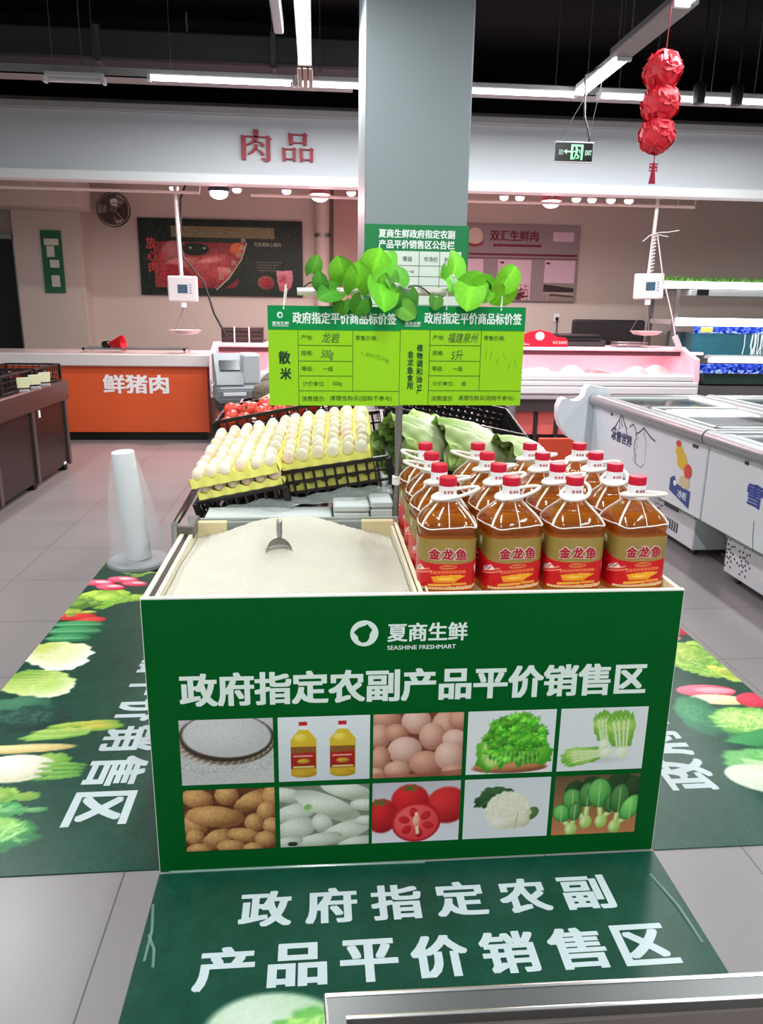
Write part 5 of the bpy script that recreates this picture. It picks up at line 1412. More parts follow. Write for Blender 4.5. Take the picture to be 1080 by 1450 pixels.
LABZ0, LABZ1 = .027, .1695
lc = label_canvas()
lb = lc.build('label', lambda u, v: wrap((u - .5) * PT) + (LABZ1 - (LABZ1 - LABZ0) * v,), mat('label_print', rough=.35, attr=True, spec=.5), B, local=True)
fnl = lambda u, v, d: wrap(u, d) + (v,)
BR1, BR2 = mat('brand_white', (240, 228, 222), .45), mat('brand_red', (176, 26, 44), .45)
for k, c_ in enumerate('金龙鱼'):
    for rep in (0, PT / 2):
        mb = MB(); text(mb, c_, fnl, -.052 + k * .0355 - .0018 + rep, .1125 - .0018, w=.0346, h=.0346, bold=.085, d=.0004); mb.build('brand_character', BR1, lb, local=True, smooth=False, recalc=False)
        mb = MB(); text(mb, c_, fnl, -.052 + k * .0355 + rep, .1125, w=.031, h=.031, bold=.045, d=.0012); mb.build('brand_character', BR2, lb, local=True, smooth=False, recalc=False)
MB().lathe([(.0225, .268), (.0245, .270), (.0245, .300), (.022, .302)], (0, 0, 0), 28).lathe([(.034, .262), (.036, .264), (.036, .269), (.030, .272)], (0, 0, 0), 28).build('collar', mat('collar_white', (236, 236, 236), .4), B, local=True)
mb = MB()
for k, c_ in enumerate('金龙鱼'):
    for a0 in (-PI / 2, PI / 2): text(mb, c_, lambda u, v, d: ((.0248) * math.cos(a0 + u / .0248), (.0248) * math.sin(a0 + u / .0248), v), -.0145 + k * .0098, .281, w=.0088, h=.009, bold=.03)
mb.build('collar_lettering', mat('collar_red', (190, 40, 60), .5), B, local=True, smooth=False, recalc=False)
mb = MB()
mb.lathe([(.0225, .299), (.0238, .301), (.0238, .322), (.0225, .3245), (.018, .325)], (0, 0, 0), 28)
for k in range(40):
    a = 2 * PI * k / 40; mb.box((-.0008, -.0242, .301), (.0008, -.0232, .322), 0, 0, Matrix.Rotation(a, 4, 'Z'))
mb.build('cap', mat('cap_red', (208, 26, 58), .38), B, local=True)
mb = MB()
for a in (-PI / 2 + .95, -PI / 2 - .95, PI / 2 + .95, PI / 2 - .95, -PI / 2, PI / 2):
    rr = .0033 if abs(abs(a) - PI / 2) > .1 else .0014
    pts = []
    for z, k, p in prof:
        if .199 <= z <= .262:
            x, y = sq(a, BW * k + .002, BD * k + .002, p); pts.append((x, y, z))
    mb.tube(pts, rr, 6)
zz, k, p = .199, .985, 4
mb.tube([(lambda q_: (q_[0], q_[1], zz + .004 * math.sin(4 * 2 * PI * i / 64)))(sq(2 * PI * i / 64, BW * k + .001, BD * k + .001, p)) for i in range(64)], .0018, 5, closed=True)
mb.build('rib_highlight', mat('highlight_handle_white', (232, 226, 216), .35), B, local=True)  # white tubes stand in for highlights along the plastic ridges
mb = MB()
pts = [(.024 + .066 * math.cos(a), .036 * math.sin(a) * (1 - .25 * math.cos(a)), .265 + .012 * (1 + math.cos(a))) for a in np.linspace(0, 2 * PI, 28, endpoint=False)]
mb.tube(pts, .0052, 8, closed=True)
mb.build('carry_handle', mat('highlight_handle_white', (232, 226, 216), .35), B, local=True)

colx = [(.3555, .368), (.531, .549), (.7095, .731), (.887, .905)]
rowy = [1.972 + .008, 2.158, 2.338, 2.512]
cn = ['left', 'second', 'third', 'right']
rown = ['front', 'second', 'third', 'back']
for j in range(4):
    for i in range(4):
        x = colx[i][0] + (colx[i][1] - colx[i][0]) * j / 3; y = rowy[j]
        lab = 'large bottle of amber oil, %s row, %s' % (rown[j], ['leftmost beside the rice bin', 'second from the rice bin', 'second from the right', 'rightmost beside the freezers'][i])
        rot = (0, 0, [-.05, .03, -.02, .06][(i + j * 3) % 4] + .04 * rng.randn())
        if i == 0 and j == 0: b = B; b.location = (x, y, .775); b.rotation_euler = rot; b['label'] = lab
        else: b = copy_tree(B, (x, y, .775), rot, lab)
        for ch in b.children:
            if ch.name.startswith('carry_handle'):
                ch.rotation_euler = (0, 0, [.3, -1.1, 2.8, .2, 3.3, -.4, 1.0, 2.4][(i * 3 + j * 5) % 8])

# ---------------------------------------------------------------- sign stand, price signs and vine
t = thing('sign_stand', 'steel pole with a pale crossbar rising behind the oil bottles', 'sign stand', (.288, 2.625, 0))
MB().tube([(.288, 2.625, 0), (.288, 2.625, 1.59)], .0125, 14).build('pole', STEELD, t)
MB().tube([(-.06, 2.625, 1.587), (.66, 2.625, 1.597)], .0125, 12).build('crossbar', mat('bar_pale', (214, 208, 200), .35, metal=.2), t)
MB().box((.268, 2.60, 1.57), (.308, 2.65, 1.61), .008).build('clamp', GREYPL, t)
MB().lathe([(.02, .0), (.02, .03)], (.288, 2.625, .93), 14).tube([(.272, 2.61, .955), (.288, 2.605, .96), (.304, 2.612, .952)], .003, 5).build('cable_tie', CORDW, t)

def price_sign(label, x0, x1, zt, zb, kind):
    t = thing('price_sign', label, 'price sign', ((x0 + x1) / 2, 2.60, zb), group='lime price signs on the crossbar')
    w, h = x1 - x0, zt - zb
    MB().box((x0, 2.598, zb), (x1, 2.602, zt), .0005).build('board', LIME, t)
    fn = plane_xz(x0, 2.5975, zb); X = lambda f: f * w; Z = lambda f: (1 - f) * h
    hd = .235
    MB().box((x0, 2.5965, zb + Z(hd)), (x1, 2.5978, zt)).build('header', GREEN2, t)
    m = MB()
    text(m, '政府指定平价商品标价签', fn, X(.185), Z(.175), w=X(.785), h=.038, bold=.03, d=.0016)
    text(m, '夏商生鲜', fn, X(.033), Z(.19), w=X(.125), h=.0115, bold=.02, d=.0016)
    m.box((x0 + X(.033), 2.5955, zb + Z(.203)), (x0 + X(.155), 2.596, zb + Z(.197)))
    disc(m, X(.092), Z(.092), .0095, .0105, fn, .0016)
    m.build('header_lettering', WHITEPRINT, t)
    m = MB(); disc(m, X(.094), Z(.094), .005, .006, fn, .0022, n=10); m.build('logo_mark', GREEN2, t)
    m = MB(); lw = .0016
    def hl(f, a, b): m.box((x0 + X(a), 2.5970, zb + Z(f) - lw / 2), (x0 + X(b), 2.5976, zb + Z(f) + lw / 2))
    def vl(f, a, b): m.box((x0 + X(f) - lw / 2, 2.5970, zb + Z(b)), (x0 + X(f) + lw / 2, 2.5976, zb + Z(a)))
    v1, v2 = (.225, .64) if kind == 0 else (.235, .65)
    vl(v1, hd, 1.0); vl(v2, hd, .852)
    for f in (.388, .545, .695): hl(f, v1, v2)
    hl(.848, v1, 1.0)
    m.build('ruled_line', INK, t)
    m = MB(); s = .0185; xx = X(v1) + .010
    text(m, '产地:', fn, xx, Z(.335), h=s * .9, d=.0008); text(m, '规格:', fn, xx, Z(.49), h=s * .9, d=.0008); text(m, '等级:', fn, xx, Z(.648), h=s * .9, d=.0008); text(m, '计价单位:', fn, xx + .004, Z(.80), h=s * .9, d=.0008)
    text(m, '一级', fn, xx + .072, Z(.648), h=s * .9, d=.0008); text(m, ['500g', '瓶'][kind], fn, xx + .105, Z(.80), h=s * .85, d=.0008)
    text(m, '零售价格:', fn, X(v2) + .008, Z(.335), h=s * .9, d=.0008)
    text(m, '消费提示:', fn, xx, Z(.955), h=s * .95, d=.0008); text(m, '请理性购买(团购不参与)', fn, xx + .095, Z(.955), w=X(.98) - xx - .11, h=s * 1.05, d=.0008)
    pieces(m, 'small_lettering', INK, t, margin=.011)
    m = MB()
    if kind == 0:
        text(m, '散', fn, X(.075), Z(.575), w=.040, h=.042, bold=.03, d=.0008); text(m, '米', fn, X(.085), Z(.735), w=.038, h=.040, bold=.03, d=.0008)
    else:
        for k, c in enumerate('植物调和油'): text(m, c, fn, X(.132), Z(.45 + .080 * k), w=.021, h=.0235, bold=.022, d=.0008)
        text(m, '5L', fn, X(.142), Z(.885), w=.016, h=.034, bold=.02, d=.0008, rot=-PI / 2)
        for k, c in enumerate('金龙鱼食用'): text(m, c, fn, X(.058), Z(.515 + .080 * k), w=.021, h=.0235, bold=.022, d=.0008)
    m.build('product_name', BLACKGREEN, t)
    m = MB()
    if kind == 0:
        text(m, '龙岩', fn, X(.40), Z(.36), w=.062, h=.033, d=.0008, shear=.25); text(m, '500g', fn, X(.395), Z(.535), w=.044, h=.034, d=.0008, shear=.35)
    else:
        text(m, '福建泉州', fn, X(.38), Z(.36), w=.105, h=.033, d=.0008, shear=.25); text(m, '5升', fn, X(.41), Z(.535), w=.042, h=.034, d=.0008, shear=.2)
    m.build('handwriting', PEN, t)
    m = MB()
    if kind == 0: text(m, '1.89元/kg', fn, X(.70), Z(.56), w=.10, h=.04, d=.0008, rot=-.35)
    else:
        for a, b in (((.70, .42), (.69, .52)), ((.74, .44), (.73, .53)), ((.80, .50), (.78, .58)), ((.83, .46), (.86, .52)), ((.90, .55), (.88, .63)), ((.93, .52), (.95, .60))): strip(m, [(X(a[0]), Z(a[1])), (X(b[0]), Z(b[1]))], .002, fn, .0008)
    m.build('faded_handwriting', INKFAINT, t)
    m = MB()
    for f in (.12, .76) if kind == 0 else (.36, .80):
        x = x0 + X(f)
        m.tube([(x, 2.596, zt - .012), (x + .003, 2.606, zt + .03), (x + .008, 2.622, zt + .066), (x + .010, 2.640, zt + .055), (x + .006, 2.630, zt + .02), (x, 2.604, zt - .010)], .0022, 6)
    pieces(m, 'string', CORDW, t)
    return t
price_sign('lime price sign for loose rice, hanging on the left of the pole', -.158, .283, 1.542, 1.213, 0)
price_sign('lime price sign for cooking oil, hanging on the right of the pole', .285, .710, 1.5475, 1.216, 1)

def leaf_mesh(L, wd, curl, col, fold=.25):
    """heart-shaped leaf lying along +y from its stalk, folded along the midrib"""
    V = []; C = []; nu, nv = 10, 12
    for j in range(nv + 1):
        v = j / nv
        hw = wd * (math.sin(PI * min(1, v * 1.12 + .10) ** .72) ** .85 if v < .88 else max(0, (1 - v)) * 2.4 * .5)
        hw = wd * (math.sqrt(max(0, 1 - ((v - .40) / .601) ** 2)) if v > .40 else math.sqrt(max(0, 1 - ((.40 - v) / .46) ** 2)))
        if v > .85: hw *= 1 - (v - .85) * 2.2
        for i in range(nu + 1):
            u = i / nu * 2 - 1
            y = v * L - abs(u) ** 2 * .16 * L * (1 - v) ** 2 * 2
            z = fold * abs(u) * hw - curl * L * v * v + .03 * L * math.sin(6 * v + 2 * u) * abs(u)
            V.append((u * hw, y, z))
            k = 1 - .10 * abs(u) + (.10 if abs(u) < .12 else 0) + (.05 if ((v * 7 + abs(u) * 1.2) % 1) < .16 else 0)
            C.append(np.array(col) * k)
    Fc = []
    for j in range(nv):
        for i in range(nu):
            a = j * (nu + 1) + i; Fc.append((a, a + 1, a + nu + 2, a + nu + 1))
    return V, Fc, C
LEAFM = mat('leaf_green', rough=.55, attr=True, spec=.22)
vt = thing('vine', 'leafy green vine wound along the crossbar above the lime price signs', 'vine', (.28, 2.61, 1.59))
pts = []
for k in range(90):
    f = k / 89; a = f * 26
    pts.append((-.05 + .70 * f, 2.625 + .024 * math.cos(a), 1.590 + .010 * f + .024 * math.sin(a) + .008 * math.sin(a * .37)))
MB().tube(pts, .0028, 6).build('stem', mat('vine_stem', (62, 70, 40), .6), vt)
LV = [(-.010, 1.655, .085, .032, -.7, .6, (70, 150, 50)), (.022, 1.610, .075, .034, .3, -.5, (60, 140, 50)), (.07, 1.60, .10, .045, 2.9, -.5, (56, 140, 40)), (.10, 1.64, .11, .055, .4, .7, (90, 180, 50)), (.135, 1.61, .12, .06, -.4, .3, (84, 176, 44)), (.185, 1.655, .12, .065, .15, .8, (96, 196, 50)),
      (.21, 1.625, .135, .07, 3.0, -.2, (80, 180, 40)), (.225, 1.66, .12, .06, -.5, .6, (88, 184, 60)), (.265, 1.63, .12, .055, -.25, .4, (76, 160, 60)), (.30, 1.60, .10, .05, 3.5, -.4, (66, 146, 60)), (.285, 1.555, .085, .04, 2.5, -.6, (80, 158, 60)), (.155, 1.575, .08, .045, 2.2, -.5, (54, 130, 40)),
      (.43, 1.635, .12, .06, .5, .6, (92, 190, 50)), (.455, 1.66, .115, .06, -.3, .7, (96, 196, 52)), (.50, 1.60, .12, .06, -.8, .2, (84, 180, 48)), (.515, 1.625, .12, .062, 2.7, -.2, (96, 196, 50)), (.535, 1.615, .10, .055, -.5, .3, (88, 190, 46)),
      (.64, 1.63, .12, .055, 2.75, .2, (104, 200, 50)), (.625, 1.63, .10, .05, -.3, .4, (96, 196, 50)), (.57, 1.61, .06, .028, .9, .2, (50, 120, 46)), (.40, 1.585, .06, .03, 2.0, -.2, (60, 130, 50)), (.09, 1.57, .07, .035, 2.0, -.5, (58, 136, 40))]
r = np.random.RandomState(12)
for (x, z, L, wd, rz, tl, colr) in LV:
    V, Fc, C = leaf_mesh(L * .70, wd * .86, .3, np.array(colr) * np.array((1.36, 1.12, 1.05)))
    q = Matrix.Translation((x, 2.600 - .02 * r.rand(), z - .010)) @ Matrix.Rotation(-rz * 1.1 + .5 * r.randn(), 4, 'Y') @ Matrix.Rotation(PI / 2 + .2 + .35 * r.randn(), 4, 'X') @ Matrix.Rotation(.3 * r.randn(), 4, 'Y')
    o = MB().add([q @ Vector(p) for p in V], Fc).build('leaf', LEAFM, vt, recalc=False)
    paint_mesh(o, C)

# column notice board
t = thing('notice_board', 'green notice board with a white price table on the column', 'notice board', (.63, 5.0, 1.7))
NX0, NZ0, NZ1 = .308, 1.28, 2.045
MB().box((NX0, 4.985, NZ0), (.968, 5.0, NZ1), .002).build('board', mat('notice_green2', (14, 120, 64), .4), t)
fn = plane_xz(NX0, 4.984, NZ0)
MB().box((NX0 + .045, 4.981, NZ0 + .06), (.922, 4.9845, 1.888)).build('table_sheet', mat('sheet_white', (214, 228, 214), .5), t)
m = MB()
text(m, '夏商生鲜政府指定农副', fn, .088, .685, w=.482, h=.052, bold=.035, d=.0005); text(m, '产品平价销售区公告栏', fn, .088, .622, w=.482, h=.052, bold=.035, d=.0005)
m.build('lettering', WHITEPRINT, t)
m = MB(); fn = plane_xz(NX0, 4.9805, NZ0)
for s, x, w_ in (('品名', .086, .06), ('等级', .242, .06), ('市场价', .376, .09), ('补贴价', .505, .09)): text(m, s, fn, x, .545, w=w_, h=.032, bold=.01, d=.0003)
text(m, '散装一级', fn, .225, .475, w=.09, h=.02, d=.0003)
m.build('table_heading', mat('table_ink', (60, 66, 60), .5), t)
m = MB()
for z in (.520, .455, .40, .34, .28, .22, .16): m.box((NX0 + .045, 4.9795, NZ0 + z), (.922, 4.981, NZ0 + z + .0035))
for x in (.185, .345, .475): m.box((NX0 + x, 4.9795, NZ0 + .06), (NX0 + x + .0035, 4.981, 1.888))
m.build('table_line', mat('table_line', (110, 120, 110), .5), t)

# ================================================================ PRODUCE ISLAND BEHIND THE STAND
def isl_z(x, y):
    z = .70 + .20 * (min(x, .30) + .46) + .12 * (y - 2.78)
    if x > .30: z -= .20 * (x - .30)
    return z
t = thing('produce_island', 'steel produce island with sloping sides behind the display stand', 'produce stand', (.25, 3.8, 0))
m = MB()
xs = (-.45, .30, .98)
V = []
for y in (2.78, 4.85):
    for x in xs: V.append((x, y, isl_z(x, y)))
    for x in xs: V.append((x, y, .05))
Fc = [(0, 1, 7, 6), (1, 2, 8, 7), (0, 3, 4, 1), (1, 4, 5, 2), (6, 7, 10, 9), (7, 8, 11, 10), (0, 6, 9, 3), (2, 5, 11, 8), (3, 9, 10, 4), (4, 10, 11, 5)]
m.add(V, Fc); m.build('body', mat('island_steel', (120, 118, 116), .4, metal=.5, var=.1, vscale=3), t)
MB().box((-.50, 2.642, .0), (.98, 2.779, .60), .004).build('front_ledge', mat('island_dark', (62, 58, 58), .5), t)
m = MB()
m.tube([(-.505, 2.64, .78), (-.505, 2.95, .79), (-.515, 4.85, .84)], .014, 10).tube([(-.505, 2.64, .0), (-.505, 2.64, .78)], .016, 10).tube([(-.515, 4.85, .0), (-.515, 4.85, .84)], .016, 10)
m.build('side_rail', CHROME, t)
m = MB()
for x in (-.46, .94):
    for y in (2.84, 4.79): m.box((x - .03, y - .03, 0), (x + .03, y + .03, .05))
pieces(m, 'foot', BLACK, t)

FOAM = mat('foam_white', (202, 210, 208), .75, var=.04, bump=.15, bscale=300)
for k, (x0, x1, z1, lab) in enumerate(((-.40, .052, .812, 'long white foam box under the left egg crate'), (.060, .19, .848, 'small white foam box below the right egg crate, the left one'), (.195, .274, .862, 'small white foam box right beside the steel pole'))):
    t = thing('foam_box', lab, 'box', ((x0 + x1) / 2, 2.7, .60), group='foam boxes behind the stand')
    MB().box((x0, 2.645, .60), (x1, 2.765, z1 - .03), .006).build('box_body', FOAM, t)
    MB().box((x0 - .001, 2.643, z1 - .028), (x1 + .001, 2.767, z1), .006).build('lid', FOAM, t)

# egg crates, trays and eggs
EGGP = [(max(1e-4, .0245 * math.sin(PI * i / 10) * (1 + .13 * math.cos(PI * i / 10))), -.0275 * math.cos(PI * i / 10)) for i in range(11)]
EGGM = [mat('egg_cream', (232, 222, 198), .5, var=.03, sss=.1), mat('egg_white', (236, 230, 212), .45, var=.03, sss=.1), mat('egg_pink', (240, 214, 196), .45, var=.03, sss=.1)]
egg_me = []
for mm in EGGM:
    o = MB().lathe(EGGP, (0, 0, 0), 14).build('egg', mm); egg_me.append(o.data); bpy.data.objects.remove(o)
YEL = mat('tray_yellow', (238, 236, 120), .6, var=.06, sss=.0)
def egg_tray(label, M_, w, d, nx, ny, skirt=.04):
    t = thing('egg_tray', label, 'egg tray', M_.translation, M_.to_euler(), 'yellow egg trays')
    px, py = w / nx, d / ny
    def fn(u, v):
        x, y = w * u, d * v
        cx = math.cos(2 * PI * x / px); cy = math.cos(2 * PI * y / py)
        return (x, y, skirt * .62 + .010 * (cx + cy) * .5 + .006 * max(0, cx * cy))
    m = MB().grid(fn, nx * 6, ny * 6)
    n = nx * 6
    for side in range(4):
        def fs(u, v, side=side):
            if side == 0: p = fn(u, 0); o_ = (0, -.006)
            elif side == 1: p = fn(1, u); o_ = (.006, 0)
            elif side == 2: p = fn(1 - u, 1); o_ = (0, .006)
            else: p = fn(0, 1 - u); o_ = (-.006, 0)
            wob = .003 * math.sin(2 * PI * u * (nx if side % 2 == 0 else ny) * 1)
            return (p[0] + o_[0] * (1 - v) , p[1] + o_[1] * (1 - v) - (wob if side == 0 else 0) * (1 - v), p[2] * v)
        m.grid(fs, (nx if side % 2 == 0 else ny) * 6, 3)
    m.build('tray_shell', YEL, t, recalc=False, local=True)
    return t
ORD = ['first', 'second', 'third', 'fourth', 'fifth', 'sixth', 'seventh', 'eighth']
ROWN = ['front row', 'second row', 'third row', 'fourth row', 'fifth row', 'sixth row', 'seventh row', 'back row']
POSE = {'left': ((-.462, 2.78, .880), (.186, -.221, -.145)), 'right': ((-.126, 2.785, .941), (.194, -.162, -.066))}
TW, TD, NX, NY = .336, .50, 6, 8
r = np.random.RandomState(21)
for side, (loc, rot) in POSE.items():
    M_ = Matrix.Translation(loc) @ Euler(rot, 'XYZ').to_matrix().to_4x4()
    egg_tray('yellow egg tray full of pale eggs, %s of the two upper trays' % side, M_, TW, TD, NX, NY)
    for j in range(NY):
        for i in range(NX):
            kind = int(r.choice([0, 1, 2], p=[.5, .35, .15]))
            o = bpy.data.objects.new('egg', egg_me[kind]); COL.objects.link(o)
            p = M_ @ Vector(((i + .5) * TW / NX + .003 * r.randn(), (j + .5) * TD / NY + .003 * r.randn(), .042))
            o.location = p; o.rotation_euler = Euler((rot[0] + .15 * r.randn(), rot[1] + .15 * r.randn(), r.rand() * 6), 'XYZ')
            tag(o, '%s egg, %s from the left in the %s of the %s yellow tray' % (['cream', 'white', 'pinkish'][kind], ORD[i], ROWN[j], side), 'egg', 'eggs in the %s upper tray' % side)
# lower tray under the left one with the eggs that peep out
loc, rot = POSE['left']
M0 = Matrix.Translation(loc) @ Euler(rot, 'XYZ').to_matrix().to_4x4()
M_ = M0 @ Matrix.Translation((.012, .006, -.055))
egg_tray('lower yellow egg tray in the left black crate under the upper tray', M_, .325, .48, 6, 8, .034)
for i in range(6):
    o = bpy.data.objects.new('egg', egg_me[2 if i % 2 else 0]); COL.objects.link(o)
    o.location = M_ @ Vector((.03 + i * .0535, .03, .040)); o.rotation_euler = rot
    tag(o, '%s brownish egg from the left peeping out under the left upper tray' % ORD[i], 'egg', 'eggs of the lower left tray')
M_ = Matrix.Translation(POSE['right'][0]) @ Euler(POSE['right'][1], 'XYZ').to_matrix().to_4x4()
for k, dz in enumerate((-.045, -.095)):
    egg_tray('yellow egg tray inside the right black crate, %s layer' % ('upper', 'lower')[k], M_ @ Matrix.Translation((.012, .014, dz)), .325, .48, 6, 8, .04)
Mc = M0 @ Matrix.Translation((-.004, -.004, -.150))
crate_thing('black crate holding the left egg trays, front corner beside the chrome rail', Mc.translation, Mc.to_euler(), .345, .52, .088, nx=9, ny=12, nz=2, b=.009)
Mc = M_ @ Matrix.Translation((-.012, -.006, -.132))
crate_thing('black crate holding the right egg trays, next to the steel pole', Mc.translation, Mc.to_euler(), .410, .54, .128, nx=10, ny=14, nz=3, b=.009)
# plastic sheet under the crates
t = thing('plastic_sheet', 'crumpled clear plastic sheet under the egg crates', 'plastic sheet', (-.1, 2.75, .8))
def ps(u, v):
    x = -.40 + .68 * u; return (x, 2.70 + .06 * v - .012 * math.sin(20 * u) * (1 - v), .748 + .125 * u + .005 * math.sin(15 * u + 3 * v) + .004 * math.sin(41 * u + 9 * v) + .03 * v + .10 * (1 - u) * .35)
MB().grid(ps, 60, 8).build('film', mat('film_clear', (190, 200, 196), .18, spec=.8, alpha=.32), t, recalc=False)

# tomato crate
Mt = Matrix.Translation((-.425, 3.44, .875)) @ Euler((.05, -.19, -.04), 'XYZ').to_matrix().to_4x4()
crate_thing('black crate full of red tomatoes behind the egg trays', Mt.translation, Mt.to_euler(), .66, .42, .155, nx=14, ny=8, nz=3, b=.008)
TOMP = [(max(1e-4, .036 * math.sin(PI * i / 12) ** .85), -.030 * math.cos(PI * i / 12) - (.006 if i == 12 else 0)) for i in range(13)]
T0 = thing('tomato', 'x', 'tomato', (0, 0, 0), group='tomatoes in the crate behind the eggs')
MB().lathe(TOMP, (0, 0, 0), 16).build('tomato_body', mat('tomato_red', (222, 74, 56), .25, spec=.6, var=.18, vscale=14), T0, local=True)
m = MB()
for k in range(5):
    a = k * 1.257; m.add([(0, 0, .026), (.006 * math.cos(a + .9), .006 * math.sin(a + .9), .0265), (.018 * math.cos(a), .018 * math.sin(a), .029), (.006 * math.cos(a - .9), .006 * math.sin(a - .9), .0265)], [(0, 1, 2, 3)])
m.tube([(0, 0, .024), (.002, 0, .034)], .002, 5); m.build('calyx', mat('calyx_green', (60, 100, 40), .6), T0, local=True, recalc=False)
first = True
for j in range(4):
    n = 8
    for i in range(n):
        p = Mt @ Vector((.045 + i * .081 + .012 * (j % 2), .05 + j * .085, .138 + .022 * (1 if j in (1, 2) else 0) + .008 * r.randn()))
        lab = 'red tomato, %s from the left in the %s of the black crate' % (ORD[i], ['front row', 'second row', 'third row', 'back row'][j])
        rot = (.8 * r.randn(), .8 * r.randn(), r.rand() * 6)
        if first: T0.location = p; T0.rotation_euler = rot; T0['label'] = lab; first = False
        else: copy_tree(T0, p, rot, lab)

# crate with dark taro roots and two pale gourds at the far left
Mg = Matrix.Translation((-.40, 3.98, .90)) @ Euler((.04, -.17, 0), 'XYZ').to_matrix().to_4x4()
crate_thing('black crate of rough dark roots behind the tomatoes', Mg.translation, Mg.to_euler(), .60, .42, .10, nx=12, ny=8, nz=2)
for k, (x, y, z, s, lab) in enumerate(((.17, .15, .14, .085, 'large rough brown root beside the lime rice sign'), (.33, .2, .15, .08, 'second rough brown root, mostly behind the rice sign'), (.22, .30, .17, .08, 'rough brown root on top of the others behind'))):
    rr = np.random.RandomState(k); a_ = rr.rand(6) * 6
    o = MB().grid(lambda u, v: (s * 1.25 * math.sin(PI * v) * math.cos(2 * PI * u) * (1 + .06 * math.sin(9 * u * 2 + a_[0]) + .05 * math.sin(17 * v + a_[1])), s * math.sin(PI * v) * math.sin(2 * PI * u), -s * .95 * math.cos(PI * v)), 24, 16).build('taro_root', mat('taro_brown', (116, 104, 92), .9, var=.4, vscale=26, bump=1, bscale=60), recalc=False)
    o.location = Mg @ Vector((x, y, z)); o.rotation_euler = (0, .4, rr.rand() * 3); tag(o, lab, 'root vegetable', 'rough roots in the crate')
for k, (x, y, z, rz, lab) in enumerate(((-.31, 3.87, 1.045, -.25, 'pale green gourd lying left above the tomatoes'), (-.18, 3.90, 1.08, -.2, 'pale green gourd partly behind the lime rice sign'))):
    m = MB(); prof_ = [(.002, -.11), (.02, -.105), (.028, -.06), (.030, 0), (.036, .05), (.044, .09), (.036, .125), (.002, .14)]
    o = m.lathe(prof_, (0, 0, 0), 16, ax=(1, 0, .1)).build('gourd', mat('gourd_pale', (206, 208, 164), .4, var=.06))
    o.location = (x, y, z); o.rotation_euler = (0, -.2, rz); tag(o, lab, 'gourd', 'pale gourds')

# right side: black crates and napa cabbages
crate_thing('black crate on the right slope holding the pale cabbages', (.315, 2.80, .895), (.06, .16, 0), .66, .46, .065, nx=14, ny=9, nz=2, b=.009)
crate_thing('lower black crate under the cabbage crate, behind the bottles', (.315, 2.80, .79), (.06, .16, 0), .66, .46, .10, nx=14, ny=9, nz=3, b=.012)
crate_thing('black crate right of the pole behind the cabbages, nearest of the sloping ones', (.30, 3.42, .985), (.17, .20, .02), .66, .42, .12, nx=18, ny=11, nz=4, b=.012)
crate_thing('black sloping crate farther back, below the lime oil sign', (.30, 3.90, 1.07), (.17, .20, .02), .68, .42, .12, nx=18, ny=11, nz=4, b=.012)
m = MB()
for k in range(40):
    o = None
    m.ell((.36 + .5 * r.rand(), 3.5 + .3 * r.rand(), 1.06 - .2 * 0 + .02 * r.rand()), (.03, .025, .02), 8, 5)
CAB = mat('cabbage_leaf', rough=.42, attr=True, spec=.35)
def cabbage(label, loc, rot, s, seed):
    t = thing('napa_cabbage', label, 'cabbage', loc, rot, 'pale cabbages on the right slope')
    rr = np.random.RandomState(seed)
    nl = 16
    for k in range(nl):
        a0 = k * 2.399; sh = k / nl
        V = []; C = []; nu, nv = 30, 26
        R0 = .105 - .045 * sh
        for j in range(nv + 1):
            v = j / nv
            for i in range(nu + 1):
                u = i / nu * 2 - 1
                a = a0 + u * (1.0 + .35 * v)
                R = R0 * (.32 + .9 * math.sin(PI * min(1, .12 + .72 * v)) ** .8) * (1 + .05 * math.sin(9 * u + 5 * v + k))
                fr_ = (v ** 2) * .012 * math.sin(11 * u + 3 * k + 5 * v) + (abs(u) ** 3) * .010 * math.sin(19 * v + k) + .0045 * v * math.sin(17 * u + 2 * k) * math.sin(15 * v + k)
                R += fr_ + (v ** 6) * .03 * (1 - sh)
                y = -.13 + (.30 - .05 * sh + .02 * math.sin(k * 2.1)) * v - .03 * abs(u) ** 2 * v
                V.append((R * math.cos(a), y, R * math.sin(a)))
                g = min(1, max(0, (v - .36) * 2.0)) * (.45 + .55 * min(1, abs(u) * 1.5)); g = min(1, g + .18 * abs(u))
                w_, gr = np.array((248, 250, 232)), np.array((190, 222, 130)) * (.86 + .25 * rr.rand() * 0 + .10 * math.sin(13 * u + 21 * v + k))
                vn = .10 if (abs(((v * 6 + abs(u) * 2.4) % 1) - .5) < .10 or abs(u) < .06) else 0; C.append((w_ * (1 - g) + gr * g) * (1 - .5 * vn) + np.array((250, 252, 236)) * .5 * vn - np.array((14, 6, 20)) * (.5 + .5 * math.sin(17 * u + 2 * k) * math.sin(15 * v + k)) * v)
        Fc = [(j * (nu + 1) + i, j * (nu + 1) + i + 1, (j + 1) * (nu + 1) + i + 1, (j + 1) * (nu + 1) + i) for j in range(nv) for i in range(nu)]
        o = MB().add([(x * s, y * s, z * s) for x, y, z in V], Fc).build('leaf', CAB, t, recalc=False, local=True)
        paint_mesh(o, C)
    return t
cabbage('pale cabbage nearest the steel pole behind the bottles', (.395, 2.90, 1.005), (.25, .22, 2.2), .92, 1)
cabbage('pale green cabbage in the middle of the three', (.60, 2.92, .985), (.2, .2, 2.0), .98, 2)
cabbage('pale leafy cabbage on the right, nearest the freezer', (.81, 2.90, .93), (.2, .25, 2.3), .95, 3)
cabbage('small cabbage behind the middle one, partly hidden', (.50, 3.12, 1.00), (.2, .2, 1.0), .8, 4)

